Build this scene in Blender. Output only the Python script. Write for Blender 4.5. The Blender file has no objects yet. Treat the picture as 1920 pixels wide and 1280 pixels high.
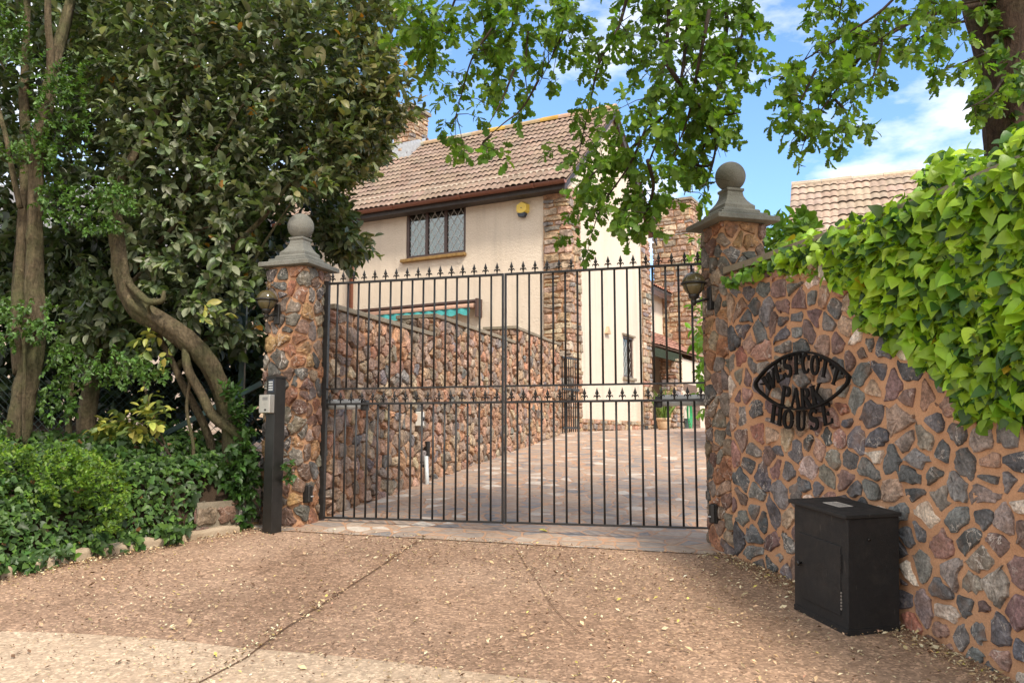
import bpy, math, random
import numpy as np
from mathutils import Vector

random.seed(11)
rng = np.random.default_rng(11)
C = bpy.context.scene.collection
E = 1.41                     # eye height
TH = math.radians(6.42)      # camera pitch
F = 1600.0                   # focal length in photo pixels (1920 wide)
SUN = np.array([0.42, -0.70, 1.0]); SUN = SUN / np.linalg.norm(SUN)
def nz(v):
    v = np.asarray(v, float)
    return v / np.maximum(np.linalg.norm(v, axis=-1, keepdims=True), 1e-9)
def V3(*a): return np.array(a, float)

def ray(px, py):
    u = (px - 960) / F; v = (640 - py) / F
    return V3(u, math.cos(TH) - v * math.sin(TH), math.sin(TH) + v * math.cos(TH))
def P(px, py, d):
    r = ray(px, py); r = r / r[1] * d
    return V3(r[0], r[1], r[2] + E)
def gz(y):
    if y < -8: return -0.8
    if y < 15: return 0.1 * y
    if y < 40: return 1.5 + 0.02 * (y - 15)
    return 2.0
def G(px, py):
    r = ray(px, py)
    t = -E / (r[2] - 0.1 * r[1])
    return V3(r[0] * t, r[1] * t, E + r[2] * t)
def PL(px, py, p0, n):
    r = ray(px, py); o = V3(0, 0, E)
    t = np.dot(p0 - o, n) / np.dot(r, n)
    return o + r * t

# ------------------------------------------------------------------ objects
ORG = {}
def mesh_obj(name, V, Fc, mat, parent=None, smooth=False, col=None, org=None):
    V = np.asarray(V, float)
    o0 = ORG[parent.name] if parent is not None else (V3(*org) if org is not None else V3(0, 0, 0))
    me = bpy.data.meshes.new(name)
    L = V - o0
    if isinstance(Fc, np.ndarray):
        n, k = Fc.shape
        me.vertices.add(len(L)); me.vertices.foreach_set('co', L.astype(np.float32).ravel())
        me.loops.add(n * k); me.loops.foreach_set('vertex_index', Fc.astype(np.int32).ravel())
        me.polygons.add(n)
        me.polygons.foreach_set('loop_start', np.arange(0, n * k, k, dtype=np.int32))
        me.update(calc_edges=True)
    else:
        me.from_pydata(L.tolist(), [], Fc)
    if col is not None:
        a = me.color_attributes.new('col', 'FLOAT_COLOR', 'POINT')
        c = np.asarray(col, np.float32)
        if c.shape[1] == 3: c = np.hstack([c, np.ones((len(c), 1), np.float32)])
        a.data.foreach_set('color', c.ravel())
    me.polygons.foreach_set('use_smooth', [bool(smooth)] * len(me.polygons))
    me.materials.append(mat)
    me.update()
    ob = bpy.data.objects.new(name, me); C.objects.link(ob)
    if parent is not None: ob.parent = parent
    else: ob.location = o0
    ORG[ob.name] = o0
    return ob
def tag(o, label, cat, group=None):
    o['label'] = label; o['category'] = cat
    if group: o['group'] = group
    return o
def kind(o, k): o['kind'] = k; return o
def thing(name, label, cat, loc, group=None):
    o = bpy.data.objects.new(name, None); C.objects.link(o)
    o.empty_display_size = 0.1
    o.location = loc; ORG[o.name] = V3(*loc)
    return tag(o, label, cat, group)
def copy_part(src, parent, offset):
    c = src.copy(); C.objects.link(c); c.parent = parent
    c.location = Vector(offset) + src.location
    ORG[c.name] = ORG[parent.name]
    return c
def bev(o, w, seg=2):
    m = o.modifiers.new('edge', 'BEVEL'); m.width = w; m.segments = seg; m.limit_method = 'ANGLE'; m.angle_limit = 0.6
    return o

class MB:
    def __init__(s): s.v = []; s.f = []; s.c = []
    def add(s, V, Fs, c=None):
        b = len(s.v); s.v += [tuple(map(float, p)) for p in V]; s.f += [tuple(i + b for i in f) for f in Fs]
        s.c += [tuple(c) if c is not None else (1, 1, 1)] * len(V)
        return s
    def box(s, o, a, b, c, col=None):
        o, a, b, c = map(lambda q: np.asarray(q, float), (o, a, b, c))
        if np.dot(np.cross(a, b), c) < 0: a, b = b, a
        V = [o, o + a, o + a + b, o + b, o + c, o + a + c, o + a + b + c, o + b + c]
        return s.add(V, [(3, 2, 1, 0), (4, 5, 6, 7), (0, 1, 5, 4), (1, 2, 6, 5), (2, 3, 7, 6), (3, 0, 4, 7)], col)
    def cbox(s, c, a, b, h, col=None):
        a, b, h = map(lambda q: np.asarray(q, float), (a, b, h))
        return s.box(np.asarray(c, float) - a / 2 - b / 2 - h / 2, a, b, h, col)
    def tube(s, pts, rad, n=8, cap=True, col=None):
        pts = np.asarray(pts, float); N = len(pts)
        if np.isscalar(rad): rad = [rad] * N
        T = np.gradient(pts, axis=0) if N > 2 else np.array([pts[1] - pts[0]] * 2)
        T = nz(T)
        ref = V3(0, 0, 1) if abs(T[0][2]) < 0.9 else V3(1, 0, 0)
        V = []
        u = nz(np.cross(T[0], ref))
        for i in range(N):
            u = nz(u - T[i] * np.dot(u, T[i])); w = np.cross(T[i], u)
            for k in range(n):
                a = 2 * math.pi * k / n
                V.append(pts[i] + rad[i] * (math.cos(a) * u + math.sin(a) * w))
        Fs = []
        for i in range(N - 1):
            for k in range(n):
                k2 = (k + 1) % n
                Fs.append((i * n + k, i * n + k2, (i + 1) * n + k2, (i + 1) * n + k))
        if cap:
            Fs.append(tuple(range(n))[::-1]); Fs.append(tuple((N - 1) * n + k for k in range(n)))
        return s.add(V, Fs, col)
    def lathe(s, o, prof, n=16, ax=(0, 0, 1), u=None, start=0.0, col=None):
        ax = nz(ax); o = np.asarray(o, float)
        if u is None: u = nz(np.cross(ax, V3(0.3, 1, 0.2)))
        u = nz(u); w = np.cross(ax, u)
        V = []; Fs = []
        for r, h in prof:
            for k in range(n):
                a = 2 * math.pi * k / n + start
                V.append(o + ax * h + r * (math.cos(a) * u + math.sin(a) * w))
        for i in range(len(prof) - 1):
            for k in range(n):
                k2 = (k + 1) % n
                Fs.append((i * n + k, i * n + k2, (i + 1) * n + k2, (i + 1) * n + k))
        Fs.append(tuple(range(n))[::-1]); Fs.append(tuple((len(prof) - 1) * n + k for k in range(n)))
        return s.add(V, Fs, col)
    def prism(s, poly, d, col=None):
        poly = [np.asarray(p, float) for p in poly]; d = np.asarray(d, float); n = len(poly)
        V = poly + [p + d for p in poly]
        nn = sum((np.cross(poly[i] - poly[0], poly[i + 1] - poly[0]) for i in range(1, n - 1)), V3(0, 0, 0))
        Fs = [tuple(range(n)), tuple(range(2 * n - 1, n - 1, -1))] + [(i, i + n, (i + 1) % n + n, (i + 1) % n) for i in range(n)]
        if np.dot(nn, d) > 0: Fs = [f[::-1] for f in Fs]
        return s.add(V, Fs, col)
    def build(s, name, mat, parent=None, smooth=False, org=None, usecol=False):
        return mesh_obj(name, s.v, s.f, mat, parent, smooth, np.array(s.c) if usecol else None, org)

# ---------------------------------------------------------------- materials
class NT:
    def __init__(s, name):
        s.m = bpy.data.materials.new(name); s.m.use_nodes = True
        s.t = s.m.node_tree; s.t.nodes.clear()
        s.out = s.n('ShaderNodeOutputMaterial')
    def n(s, typ, **kw):
        x = s.t.nodes.new(typ)
        for k, v in kw.items():
            if k.startswith('i_'): x.inputs[k[2:].replace('_', ' ')].default_value = v
            else: setattr(x, k, v)
        return x
    def l(s, a, b): s.t.links.new(a, b)
    def coord(s): return s.n('ShaderNodeNewGeometry').outputs['Position']
    def mapping(s, scale):
        mp = s.n('ShaderNodeMapping'); mp.inputs['Scale'].default_value = scale
        s.l(s.coord(), mp.inputs['Vector']); return mp.outputs['Vector']
    def noise(s, scale, detail=4, rough=0.6, vec=None, dist=0.0):
        x = s.n('ShaderNodeTexNoise'); x.inputs['Scale'].default_value = scale
        x.inputs['Detail'].default_value = detail; x.inputs['Roughness'].default_value = rough; x.inputs['Distortion'].default_value = dist
        s.l(vec if vec is not None else s.coord(), x.inputs['Vector']); return x.outputs['Fac']
    def ramp(s, fac, stops):
        x = s.n('ShaderNodeValToRGB'); e = x.color_ramp.elements
        while len(e) < len(stops): e.new(0.5)
        for i, (p, c) in enumerate(stops):
            e[i].position = p; e[i].color = (c, c, c, 1) if np.isscalar(c) else (*c, 1)
        s.l(fac, x.inputs['Fac']); return x.outputs['Color']
    def mix(s, fac, a, b, mode='MIX'):
        x = s.n('ShaderNodeMix', data_type='RGBA', blend_type=mode)
        for v, k in ((fac, 0), (a, 6), (b, 7)):
            if isinstance(v, bpy.types.NodeSocket): s.l(v, x.inputs[k])
            elif k == 0: x.inputs[0].default_value = v
            else: x.inputs[k].default_value = (v, v, v, 1) if np.isscalar(v) else (*v, 1)
        return x.outputs[2]
    def math(s, op, a, b=0.0):
        x = s.n('ShaderNodeMath', operation=op)
        for i, v in enumerate((a, b)):
            if isinstance(v, bpy.types.NodeSocket): s.l(v, x.inputs[i])
            else: x.inputs[i].default_value = v
        return x.outputs[0]
    def attr(s): return s.n('ShaderNodeVertexColor', layer_name='col').outputs['Color']
    def bump(s, h, strength=0.5, dist=0.01, nrm=None):
        b = s.n('ShaderNodeBump'); b.inputs['Strength'].default_value = strength; b.inputs['Distance'].default_value = dist
        s.l(h, b.inputs['Height'])
        if nrm is not None: s.l(nrm, b.inputs['Normal'])
        return b.outputs['Normal']
    def bsdf(s, color, rough=0.7, spec=0.4, metal=0.0, normal=None):
        b = s.n('ShaderNodeBsdfPrincipled')
        for k, v in (('Base Color', color), ('Roughness', rough)):
            if isinstance(v, bpy.types.NodeSocket): s.l(v, b.inputs[k])
            else: b.inputs[k].default_value = (*v, 1) if not np.isscalar(v) else v
        b.inputs['Specular IOR Level'].default_value = spec; b.inputs['Metallic'].default_value = metal
        if normal is not None: s.l(normal, b.inputs['Normal'])
        s.b = b; return b.outputs[0]
    def done(s, sh): s.l(sh, s.out.inputs['Surface']); return s.m

def stone_mat(name, vein=0.5):
    t = NT(name); c = t.attr()
    big = t.ramp(t.noise(10, 4, 0.65), [(0.36, 0.6), (0.64, 1.45)])
    fine = t.ramp(t.noise(60, 5, 0.75), [(0.34, 0.5), (0.66, 1.5)])
    c2 = t.mix(1, t.mix(1, c, big, 'MULTIPLY'), fine, 'MULTIPLY')
    warm = t.ramp(t.noise(6, 3, 0.6), [(0.55, 0.0), (0.72, 0.5)])
    c2 = t.mix(warm, c2, (0.24, 0.14, 0.09))
    pal_ = t.ramp(t.noise(16, 5, 0.7, dist=1.0), [(0.58, 0.0), (0.66, 0.55)])
    c2 = t.mix(pal_, c2, (0.36, 0.29, 0.25))
    v = t.noise(9, 4, 0.55, dist=0.5)
    line = t.ramp(t.math('ABSOLUTE', t.math('SUBTRACT', v, 0.5)), [(0.0, 1.0), (0.016, 0.0)])
    patch = t.ramp(t.noise(3.2, 2, 0.5), [(0.52, 0.0), (0.6, 1.0)])
    c3 = t.mix(t.math('MULTIPLY', t.math('MULTIPLY', line, patch), vein), c2, (0.62, 0.56, 0.50))
    nrm = t.bump(t.noise(22, 6, 0.72), 0.55, 0.022); nrm = t.bump(t.noise(90, 3, 0.7), 0.35, 0.006, nrm)
    return t.done(t.bsdf(c3, t.ramp(t.noise(30), [(0.3, 0.62), (0.7, 0.95)]), 0.35, normal=nrm))
def mortar_mat(name, a, b):
    t = NT(name)
    c = t.ramp(t.noise(3.5, 5, 0.6), [(0.3, a), (0.72, b)])
    c = t.mix(1, c, t.ramp(t.noise(120, 3, 0.8), [(0.25, 0.72), (0.75, 1.2)]), 'MULTIPLY')
    nrm = t.bump(t.noise(35, 6, 0.75), 0.6, 0.015); nrm = t.bump(t.noise(170, 2, 0.8), 0.5, 0.004, nrm)
    return t.done(t.bsdf(c, 0.95, 0.15, normal=nrm))
def render_mat(name, a, b):
    t = NT(name)
    c = t.ramp(t.noise(1.2, 5, 0.6), [(0.3, a), (0.7, b)])
    streak = t.ramp(t.noise(1.0, 4, 0.6, t.mapping((3.5, 3.5, 0.35))), [(0.50, 0.0), (0.72, 0.45)])
    c = t.mix(streak, c, tuple(q * 0.72 for q in a))
    nrm = t.bump(t.noise(26, 5, 0.75), 0.75, 0.03)
    return t.done(t.bsdf(c, 0.95, 0.12, normal=nrm))
def plain(name, c, rough=0.6, spec=0.4, metal=0.0, var=0.18, scale=20, bump=0.15, bscale=120):
    t = NT(name)
    cc = t.mix(1, c, t.ramp(t.noise(scale, 4), [(0.3, 1 - var), (0.7, 1 + var)]), 'MULTIPLY')
    nrm = t.bump(t.noise(bscale, 3), bump, 0.004) if bump else None
    return t.done(t.bsdf(cc, t.ramp(t.noise(scale * 0.7 + 3), [(0.3, max(0.02, rough - 0.1)), (0.7, min(1, rough + 0.1))]), spec, metal, nrm))
def leaf_mat(name, rough=0.45, trans=0.35, spec=0.4, tint=(1.25, 1.35, 0.5), nrm_s=0.25):
    t = NT(name); c = t.attr()
    c2 = t.mix(1, c, t.ramp(t.noise(14, 2), [(0.3, 0.85), (0.7, 1.15)]), 'MULTIPLY')
    p = t.bsdf(c2, rough, spec, normal=t.bump(t.noise(60, 2), nrm_s, 0.004))
    tr = t.n('ShaderNodeBsdfTranslucent')
    t.l(t.mix(1, c2, tint, 'MULTIPLY'), tr.inputs['Color'])
    m = t.n('ShaderNodeMixShader'); m.inputs[0].default_value = trans
    t.l(p, m.inputs[1]); t.l(tr.outputs[0], m.inputs[2])
    return t.done(m.outputs[0])
def bark_mat(name, a, b, green=0.4):
    t = NT(name)
    n1 = t.noise(8, 6, 0.7, t.mapping((3, 3, 0.7)), 0.6)
    c = t.ramp(n1, [(0.3, a), (0.7, b)])
    c = t.mix(t.ramp(t.noise(3, 3), [(0.45, 0.0), (0.65, green)]), c, (0.10, 0.11, 0.045))
    c = t.mix(1, c, t.ramp(t.noise(45, 4), [(0.3, 0.7), (0.7, 1.3)]), 'MULTIPLY')
    nrm = t.bump(n1, 1.0, 0.05); nrm = t.bump(t.noise(45, 5, 0.7), 0.6, 0.01, nrm)
    return t.done(t.bsdf(c, 0.9, 0.2, normal=nrm))
def tile_mat(name, lichen=0.55, thr=0.6):
    t = NT(name); c = t.attr()
    c = t.mix(1, c, t.ramp(t.noise(5, 5, 0.7), [(0.3, 0.78), (0.7, 1.2)]), 'MULTIPLY')
    c = t.mix(1, c, t.ramp(t.noise(50, 4, 0.8), [(0.3, 0.75), (0.7, 1.2)]), 'MULTIPLY')
    c = t.mix(t.ramp(t.noise(11, 5, 0.7), [(thr, 0.0), (thr + 0.06, lichen)]), c, (0.42, 0.40, 0.34))
    sx = t.n('ShaderNodeSeparateXYZ'); t.l(t.coord(), sx.inputs[0])
    return t.done(t.bsdf(c, 0.9, 0.2, normal=t.bump(t.noise(70, 4), 0.4, 0.006)))

M = {}
M['stone'] = stone_mat('rubble_stone', 0.8)
M['qstone'] = stone_mat('house_stone', 0.2)
M['mortar'] = mortar_mat('orange_mortar', (0.44, 0.24, 0.135), (0.57, 0.335, 0.20))
M['qmortar'] = mortar_mat('pale_mortar', (0.42, 0.22, 0.11), (0.52, 0.32, 0.19))
M['render'] = render_mat('cream_roughcast', (0.70, 0.595, 0.475), (0.75, 0.65, 0.53))
M['black'] = plain('black_paint', (0.016, 0.015, 0.014), 0.38, 0.5, var=0.3, bump=0.1)
M['gateblack'] = plain('gate_paint', (0.018, 0.017, 0.016), 0.42, 0.5, var=0.25, bump=0.1)
M['signblack'] = plain('sign_paint', (0.008, 0.0075, 0.0075), 0.6, 0.2, var=0.25)
M['cast'] = mortar_mat('cast_stone', (0.15, 0.15, 0.13), (0.27, 0.265, 0.235))
M['coping'] = mortar_mat('coping_stone', (0.22, 0.19, 0.14), (0.34, 0.29, 0.22))
M['kerb'] = mortar_mat('kerb_concrete', (0.33, 0.25, 0.17), (0.47, 0.38, 0.28))
M['silver'] = plain('brushed_metal', (0.52, 0.50, 0.45), 0.4, 0.5, 0.75, var=0.08, bump=0.05)
M['greypaint'] = plain('grey_paint', (0.52, 0.55, 0.55), 0.4, 0.5, var=0.08)
M['white'] = plain('white_plastic', (0.72, 0.70, 0.64), 0.4, 0.5, var=0.06)
M['yellow'] = plain('yellow_plastic', (0.80, 0.58, 0.10), 0.4, 0.4, var=0.06)
M['darkblue'] = plain('dark_plastic', (0.03, 0.04, 0.06), 0.4, 0.5)
M['brownframe'] = plain('brown_frame', (0.075, 0.042, 0.033), 0.4, 0.45, var=0.12)
M['redpipe'] = plain('red_brown_plastic', (0.19, 0.075, 0.045), 0.4, 0.45, var=0.15)
M['fascia'] = plain('dark_fascia', (0.045, 0.036, 0.032), 0.55, 0.4, var=0.2)
M['bronze'] = plain('bronze_glass', (0.085, 0.068, 0.03), 0.15, 0.5, 0.0, var=0.1, bump=0)
M['lampglass'] = plain('smoked_lamp_glass', (0.12, 0.10, 0.05), 0.2, 0.5, var=0.1, bump=0)
M['greenmetal'] = plain('green_metal', (0.028, 0.06, 0.055), 0.45, 0.4, var=0.15)
M['teal'] = plain('teal_cloth', (0.06, 0.30, 0.30), 0.8, 0.2, var=0.15)
M['pinkcloth'] = plain('faded_cloth', (0.42, 0.27, 0.20), 0.85, 0.2, var=0.15)
M['lead'] = plain('lead_strip', (0.50, 0.49, 0.46), 0.5, 0.4, 0.2, var=0.1)
M['terracotta'] = plain('pale_terracotta', (0.50, 0.36, 0.23), 0.85, 0.2, var=0.15)
M['hose'] = plain('green_hose', (0.03, 0.28, 0.10), 0.4, 0.4)
M['wood'] = plain('brown_boards', (0.15, 0.095, 0.065), 0.7, 0.3, var=0.25)
M['sill'] = plain('mossy_sill', (0.26, 0.16, 0.06), 0.9, 0.2, var=0.35, scale=12, bump=0.4)
M['slate'] = plain('grey_slate', (0.16, 0.155, 0.155), 0.7, 0.4, var=0.3, scale=8)
M['curtain'] = plain('pale_curtain', (0.55, 0.56, 0.48), 0.9, 0.1, var=0.1)
M['room'] = plain('dim_interior', (0.05, 0.052, 0.05), 0.9, 0.1)
M['pvc'] = plain('white_frame', (0.75, 0.70, 0.62), 0.5, 0.4, var=0.05)
M['flash'] = plain('lead_flashing', (0.42, 0.44, 0.46), 0.5, 0.4, 0.2)
M['pink'] = render_mat('pale_pink_render', (0.50, 0.42, 0.35), (0.58, 0.49, 0.41))
M['tile'] = tile_mat('roof_tile', 0.5, 0.60)
M['ridge'] = tile_mat('ridge_tile', 0.0)
M['oakbark'] = bark_mat('oak_bark', (0.030, 0.020, 0.013), (0.095, 0.062, 0.042), 0.25)
M['palebark'] = bark_mat('pale_bark', (0.055, 0.042, 0.025), (0.18, 0.14, 0.085), 0.65)
M['twig'] = plain('dark_twig', (0.04, 0.028, 0.02), 0.85, 0.2)
M['leaf'] = leaf_mat('tree_leaf', 0.42, 0.22, 0.45)
M['oakleaf'] = leaf_mat('oak_leaf', 0.5, 0.5, 0.3)
M['ivyleaf'] = leaf_mat('ivy_leaf', 0.42, 0.35, 0.4)
M['earth'] = mortar_mat('dark_earth', (0.035, 0.024, 0.016), (0.075, 0.05, 0.032))
M['litter'] = leaf_mat('dry_leaf', 0.7, 0.12, 0.2, (1, 1, 1))
# glass pane: clear with a reflection
t = NT('window_glass')
g = t.n('ShaderNodeBsdfGlossy'); g.inputs['Roughness'].default_value = 0.02; g.inputs['Color'].default_value = (0.95, 1, 1, 1)
tr = t.n('ShaderNodeBsdfTransparent'); tr.inputs['Color'].default_value = (0.6, 0.66, 0.63, 1)
m = t.n('ShaderNodeMixShader'); m.inputs[0].default_value = 0.15
t.l(tr.outputs[0], m.inputs[1]); t.l(g.outputs[0], m.inputs[2]); M['glass'] = t.done(m.outputs[0])
# ground : worn reddish tarmac / gravelly concrete
def ground_mat(name, a, b, gran):
    t = NT(name)
    c = t.ramp(t.noise(0.9, 6, 0.65), [(0.38, a), (0.62, b)])
    c = t.mix(1, c, t.ramp(t.noise(16, 5, 0.75), [(0.3, 0.75), (0.7, 1.2)]), 'MULTIPLY')
    vo = t.n('ShaderNodeTexVoronoi'); vo.inputs['Scale'].default_value = 75; t.l(t.coord(), vo.inputs['Vector'])
    sp = t.n('ShaderNodeSeparateColor'); t.l(vo.outputs['Color'], sp.inputs[0])
    c = t.mix(1, c, t.ramp(sp.outputs[0], [(0.0, 1 - gran), (0.75, 1.0), (1.0, 1 + gran * 1.5)]), 'MULTIPLY')
    nrm = t.bump(t.noise(90, 5, 0.8), 0.6, 0.012)
    return t.done(t.bsdf(c, 0.93, 0.2, normal=nrm))
M['ground'] = ground_mat('worn_red_tarmac', (0.30, 0.19, 0.125), (0.42, 0.28, 0.192), 0.36)
M['road'] = ground_mat('pale_concrete', (0.47, 0.34, 0.235), (0.55, 0.42, 0.30), 0.25)
M['seam'] = plain('dark_joint', (0.12, 0.07, 0.045), 0.95, 0.1)
# crazy paving
t = NT('crazy_paving')
mp = t.mapping((1.0, 1.0, 0.1))
wob = t.n('ShaderNodeTexNoise'); wob.inputs['Scale'].default_value = 4; t.l(mp, wob.inputs['Vector'])
mv = t.n('ShaderNodeVectorMath', operation='MULTIPLY_ADD'); t.l(wob.outputs['Color'], mv.inputs[0]); mv.inputs[1].default_value = (0.09, 0.09, 0); t.l(mp, mv.inputs[2])
v1 = t.n('ShaderNodeTexVoronoi', feature='F1'); v1.inputs['Scale'].default_value = 6.0; t.l(mv.outputs[0], v1.inputs['Vector'])
v2 = t.n('ShaderNodeTexVoronoi', feature='DISTANCE_TO_EDGE'); v2.inputs['Scale'].default_value = 6.0; t.l(mv.outputs[0], v2.inputs['Vector'])
sp = t.n('ShaderNodeSeparateColor'); t.l(v1.outputs['Color'], sp.inputs[0])
sc = t.ramp(sp.outputs[0], [(0.0, (0.22, 0.205, 0.195)), (0.25, (0.30, 0.245, 0.205)), (0.5, (0.36, 0.275, 0.21)), (0.72, (0.37, 0.26, 0.185)), (0.9, (0.41, 0.33, 0.26)), (0.97, (0.55, 0.48, 0.40))])
sc = t.mix(1, sc, t.ramp(t.noise(18, 5, 0.7), [(0.3, 0.75), (0.7, 1.2)]), 'MULTIPLY')
edge = t.ramp(v2.outputs['Distance'], [(0.035, 1.0), (0.06, 0.0)])
cc = t.mix(edge, sc, (0.44, 0.26, 0.16))
h = t.math('ADD', t.math('MULTIPLY', t.ramp(v2.outputs['Distance'], [(0.03, 0.0), (0.08, 1.0)]), 1.0), t.math('MULTIPLY', t.noise(30, 5), 0.6))
M['paving'] = t.done(t.bsdf(cc, 0.75, 0.3, normal=t.bump(h, 0.5, 0.012)))

# ---------------------------------------------------------------- camera, light, sky
cam = bpy.data.cameras.new('camera'); cam.lens = 30.0; cam.sensor_width = 36; cam.clip_end = 3000; cam.clip_start = 0.05
co = bpy.data.objects.new('camera', cam); C.objects.link(co)
co.location = (0, 0, E); co.rotation_euler = (math.pi / 2 + TH, 0, 0)
bpy.context.scene.camera = co
sl = bpy.data.lights.new('sun', 'SUN'); sl.energy = 2.0; sl.angle = math.radians(10); sl.color = (1.0, 0.90, 0.77)
so = bpy.data.objects.new('sun', sl); C.objects.link(so); so.location = (20, -20, 40)
so.rotation_euler = Vector(SUN).to_track_quat('Z', 'Y').to_euler()
w = bpy.data.worlds.new('World'); bpy.context.scene.world = w; w.use_nodes = True
nt = w.node_tree; nt.nodes.clear()
sky = nt.nodes.new('ShaderNodeTexSky'); sky.sky_type = 'NISHITA'; sky.sun_disc = False
sky.sun_elevation = math.asin(SUN[2]); sky.sun_rotation = math.atan2(SUN[0], SUN[1])
sky.air_density = 1.0; sky.dust_density = 0.6; sky.ozone_density = 1.6
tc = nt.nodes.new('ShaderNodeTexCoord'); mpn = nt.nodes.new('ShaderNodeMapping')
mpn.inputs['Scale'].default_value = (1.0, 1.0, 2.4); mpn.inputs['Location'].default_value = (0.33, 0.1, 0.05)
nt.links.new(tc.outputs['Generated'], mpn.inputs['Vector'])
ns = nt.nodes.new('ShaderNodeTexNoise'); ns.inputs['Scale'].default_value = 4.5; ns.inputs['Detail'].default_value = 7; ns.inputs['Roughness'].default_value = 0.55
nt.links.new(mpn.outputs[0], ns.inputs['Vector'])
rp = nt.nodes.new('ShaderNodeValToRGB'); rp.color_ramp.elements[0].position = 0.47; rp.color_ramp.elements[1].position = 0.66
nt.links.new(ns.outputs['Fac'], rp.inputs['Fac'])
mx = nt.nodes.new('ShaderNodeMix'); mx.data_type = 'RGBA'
tint = nt.nodes.new('ShaderNodeMix'); tint.data_type = 'RGBA'; tint.blend_type = 'MULTIPLY'; tint.inputs[0].default_value = 1.0
nt.links.new(sky.outputs[0], tint.inputs[6]); tint.inputs[7].default_value = (0.66, 0.79, 0.90, 1)
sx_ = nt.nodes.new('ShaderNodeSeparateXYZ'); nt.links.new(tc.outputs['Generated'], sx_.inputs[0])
mr = nt.nodes.new('ShaderNodeMapRange'); mr.inputs[1].default_value = 0.25; mr.inputs[2].default_value = -0.35; mr.inputs[3].default_value = 0.0; mr.inputs[4].default_value = 0.85; mr.interpolation_type = 'SMOOTHSTEP'  # extra cloud cover added behind and left of the camera as neutral fill light
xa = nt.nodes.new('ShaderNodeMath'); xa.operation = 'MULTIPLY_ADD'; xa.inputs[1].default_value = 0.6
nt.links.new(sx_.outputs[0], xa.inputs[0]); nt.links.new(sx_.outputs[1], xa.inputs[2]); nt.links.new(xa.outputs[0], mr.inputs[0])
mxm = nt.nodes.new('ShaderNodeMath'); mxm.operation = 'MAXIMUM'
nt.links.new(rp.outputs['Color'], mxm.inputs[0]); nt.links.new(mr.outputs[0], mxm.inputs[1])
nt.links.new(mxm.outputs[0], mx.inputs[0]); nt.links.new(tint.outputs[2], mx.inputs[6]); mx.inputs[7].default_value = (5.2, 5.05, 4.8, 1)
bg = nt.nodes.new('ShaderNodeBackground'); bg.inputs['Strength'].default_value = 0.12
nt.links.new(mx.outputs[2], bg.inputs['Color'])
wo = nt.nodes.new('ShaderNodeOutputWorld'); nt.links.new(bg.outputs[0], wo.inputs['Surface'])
vs = bpy.context.scene.view_settings
vs.view_transform = 'Standard'; vs.look = 'None'; vs.gamma = 1.0; vs.exposure = 1.53
bpy.context.scene.cycles.max_bounces = 6; bpy.context.scene.cycles.transparent_max_bounces = 8
bpy.context.scene.cycles.use_denoising = True

# ---------------------------------------------------------------- ground sheets
ys = [-160, -60, -8] + list(np.arange(-7, 15.01, 1.0)) + [40, 90, 220]
xs = [-200, -40, -12, -6, -4, -2, 0, 2, 4, 6, 12, 40, 200]
V = [(x, y, gz(y)) for y in ys for x in xs]; nx = len(xs)
Fs = np.array([(j * nx + i, j * nx + i + 1, (j + 1) * nx + i + 1, (j + 1) * nx + i) for j in range(len(ys) - 1) for i in range(nx - 1)])
kind(mesh_obj('ground', V, Fs, M['ground']), 'structure')
def sheet(name, poly, lift, mat, kd='structure'):
    ob = mesh_obj(name, [(x, y, gz(y) + lift) for x, y in poly], [tuple(range(len(poly)))], mat)
    return kind(ob, kd)
def strip_sheet(name, left, right, lift, mat):
    V = []; Fs = []
    for i, ((x0, y0), (x1, y1)) in enumerate(zip(left, right)):
        V += [(x0, y0, gz(y0) + lift), (x1, y1, gz(y1) + lift)]
        if i: Fs.append((2 * i - 2, 2 * i - 1, 2 * i + 1, 2 * i))
    return kind(mesh_obj(name, V, Fs, mat), 'structure')
g1 = G(540, 996); g2 = G(1345, 1047)
yl = [13.0, 15.0, 22.0, 40.0]
strip_sheet('driveway', [(-2.2, g1[1] + 0.11)] + [(-1.9, 9.0), (-1.6, 12)] + [(-6, y) for y in yl],
            [(2.6, g2[1] - 0.2)] + [(4, 9.0), (6, 12)] + [(12, y) for y in yl], 0.006, M['paving'])
edge = [G(px, py)[:2] for px, py in [(-300, 1172), (-100, 1180), (0, 1184), (120, 1187), (250, 1195), (350, 1203), (450, 1215), (600, 1227), (750, 1243), (900, 1262), (1020, 1276), (1200, 1300), (1500, 1345)]]
edge = [(-14, 5.2)] + [tuple(e) for e in edge] + [(14, 1.6)]
strip_sheet('road', [(x, -7.0) for x, y in edge], edge, 0.004, M['road'])
def seam(px, lift, wd, name='joint'):
    pts = [G(*p) for p in px]; mb = MB()
    for a, b in zip(pts[:-1], pts[1:]):
        d = nz((b - a)[:2]); n = V3(-d[1], d[0], 0) * wd / 2
        mb.add([a - n + (0, 0, lift), a + n + (0, 0, lift), b + n + (0, 0, lift), b - n + (0, 0, lift)], [(0, 1, 2, 3)])
    return kind(mb.build(name, M['seam']), 'structure')
seam([(782, 1016), (700, 1072), (620, 1124), (540, 1176), (500, 1205), (460, 1236), (370, 1284), (250, 1360)], 0.009, 0.009, 'ground_joint')
seam([(968, 1030), (985, 1060), (1010, 1095), (1030, 1130), (1055, 1160), (1090, 1190)], 0.008, 0.0035, 'ground_crack')
seam([(618, 1017), (570, 1040), (520, 1060), (470, 1085)], 0.008, 0.0035, 'ground_crack')

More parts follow.
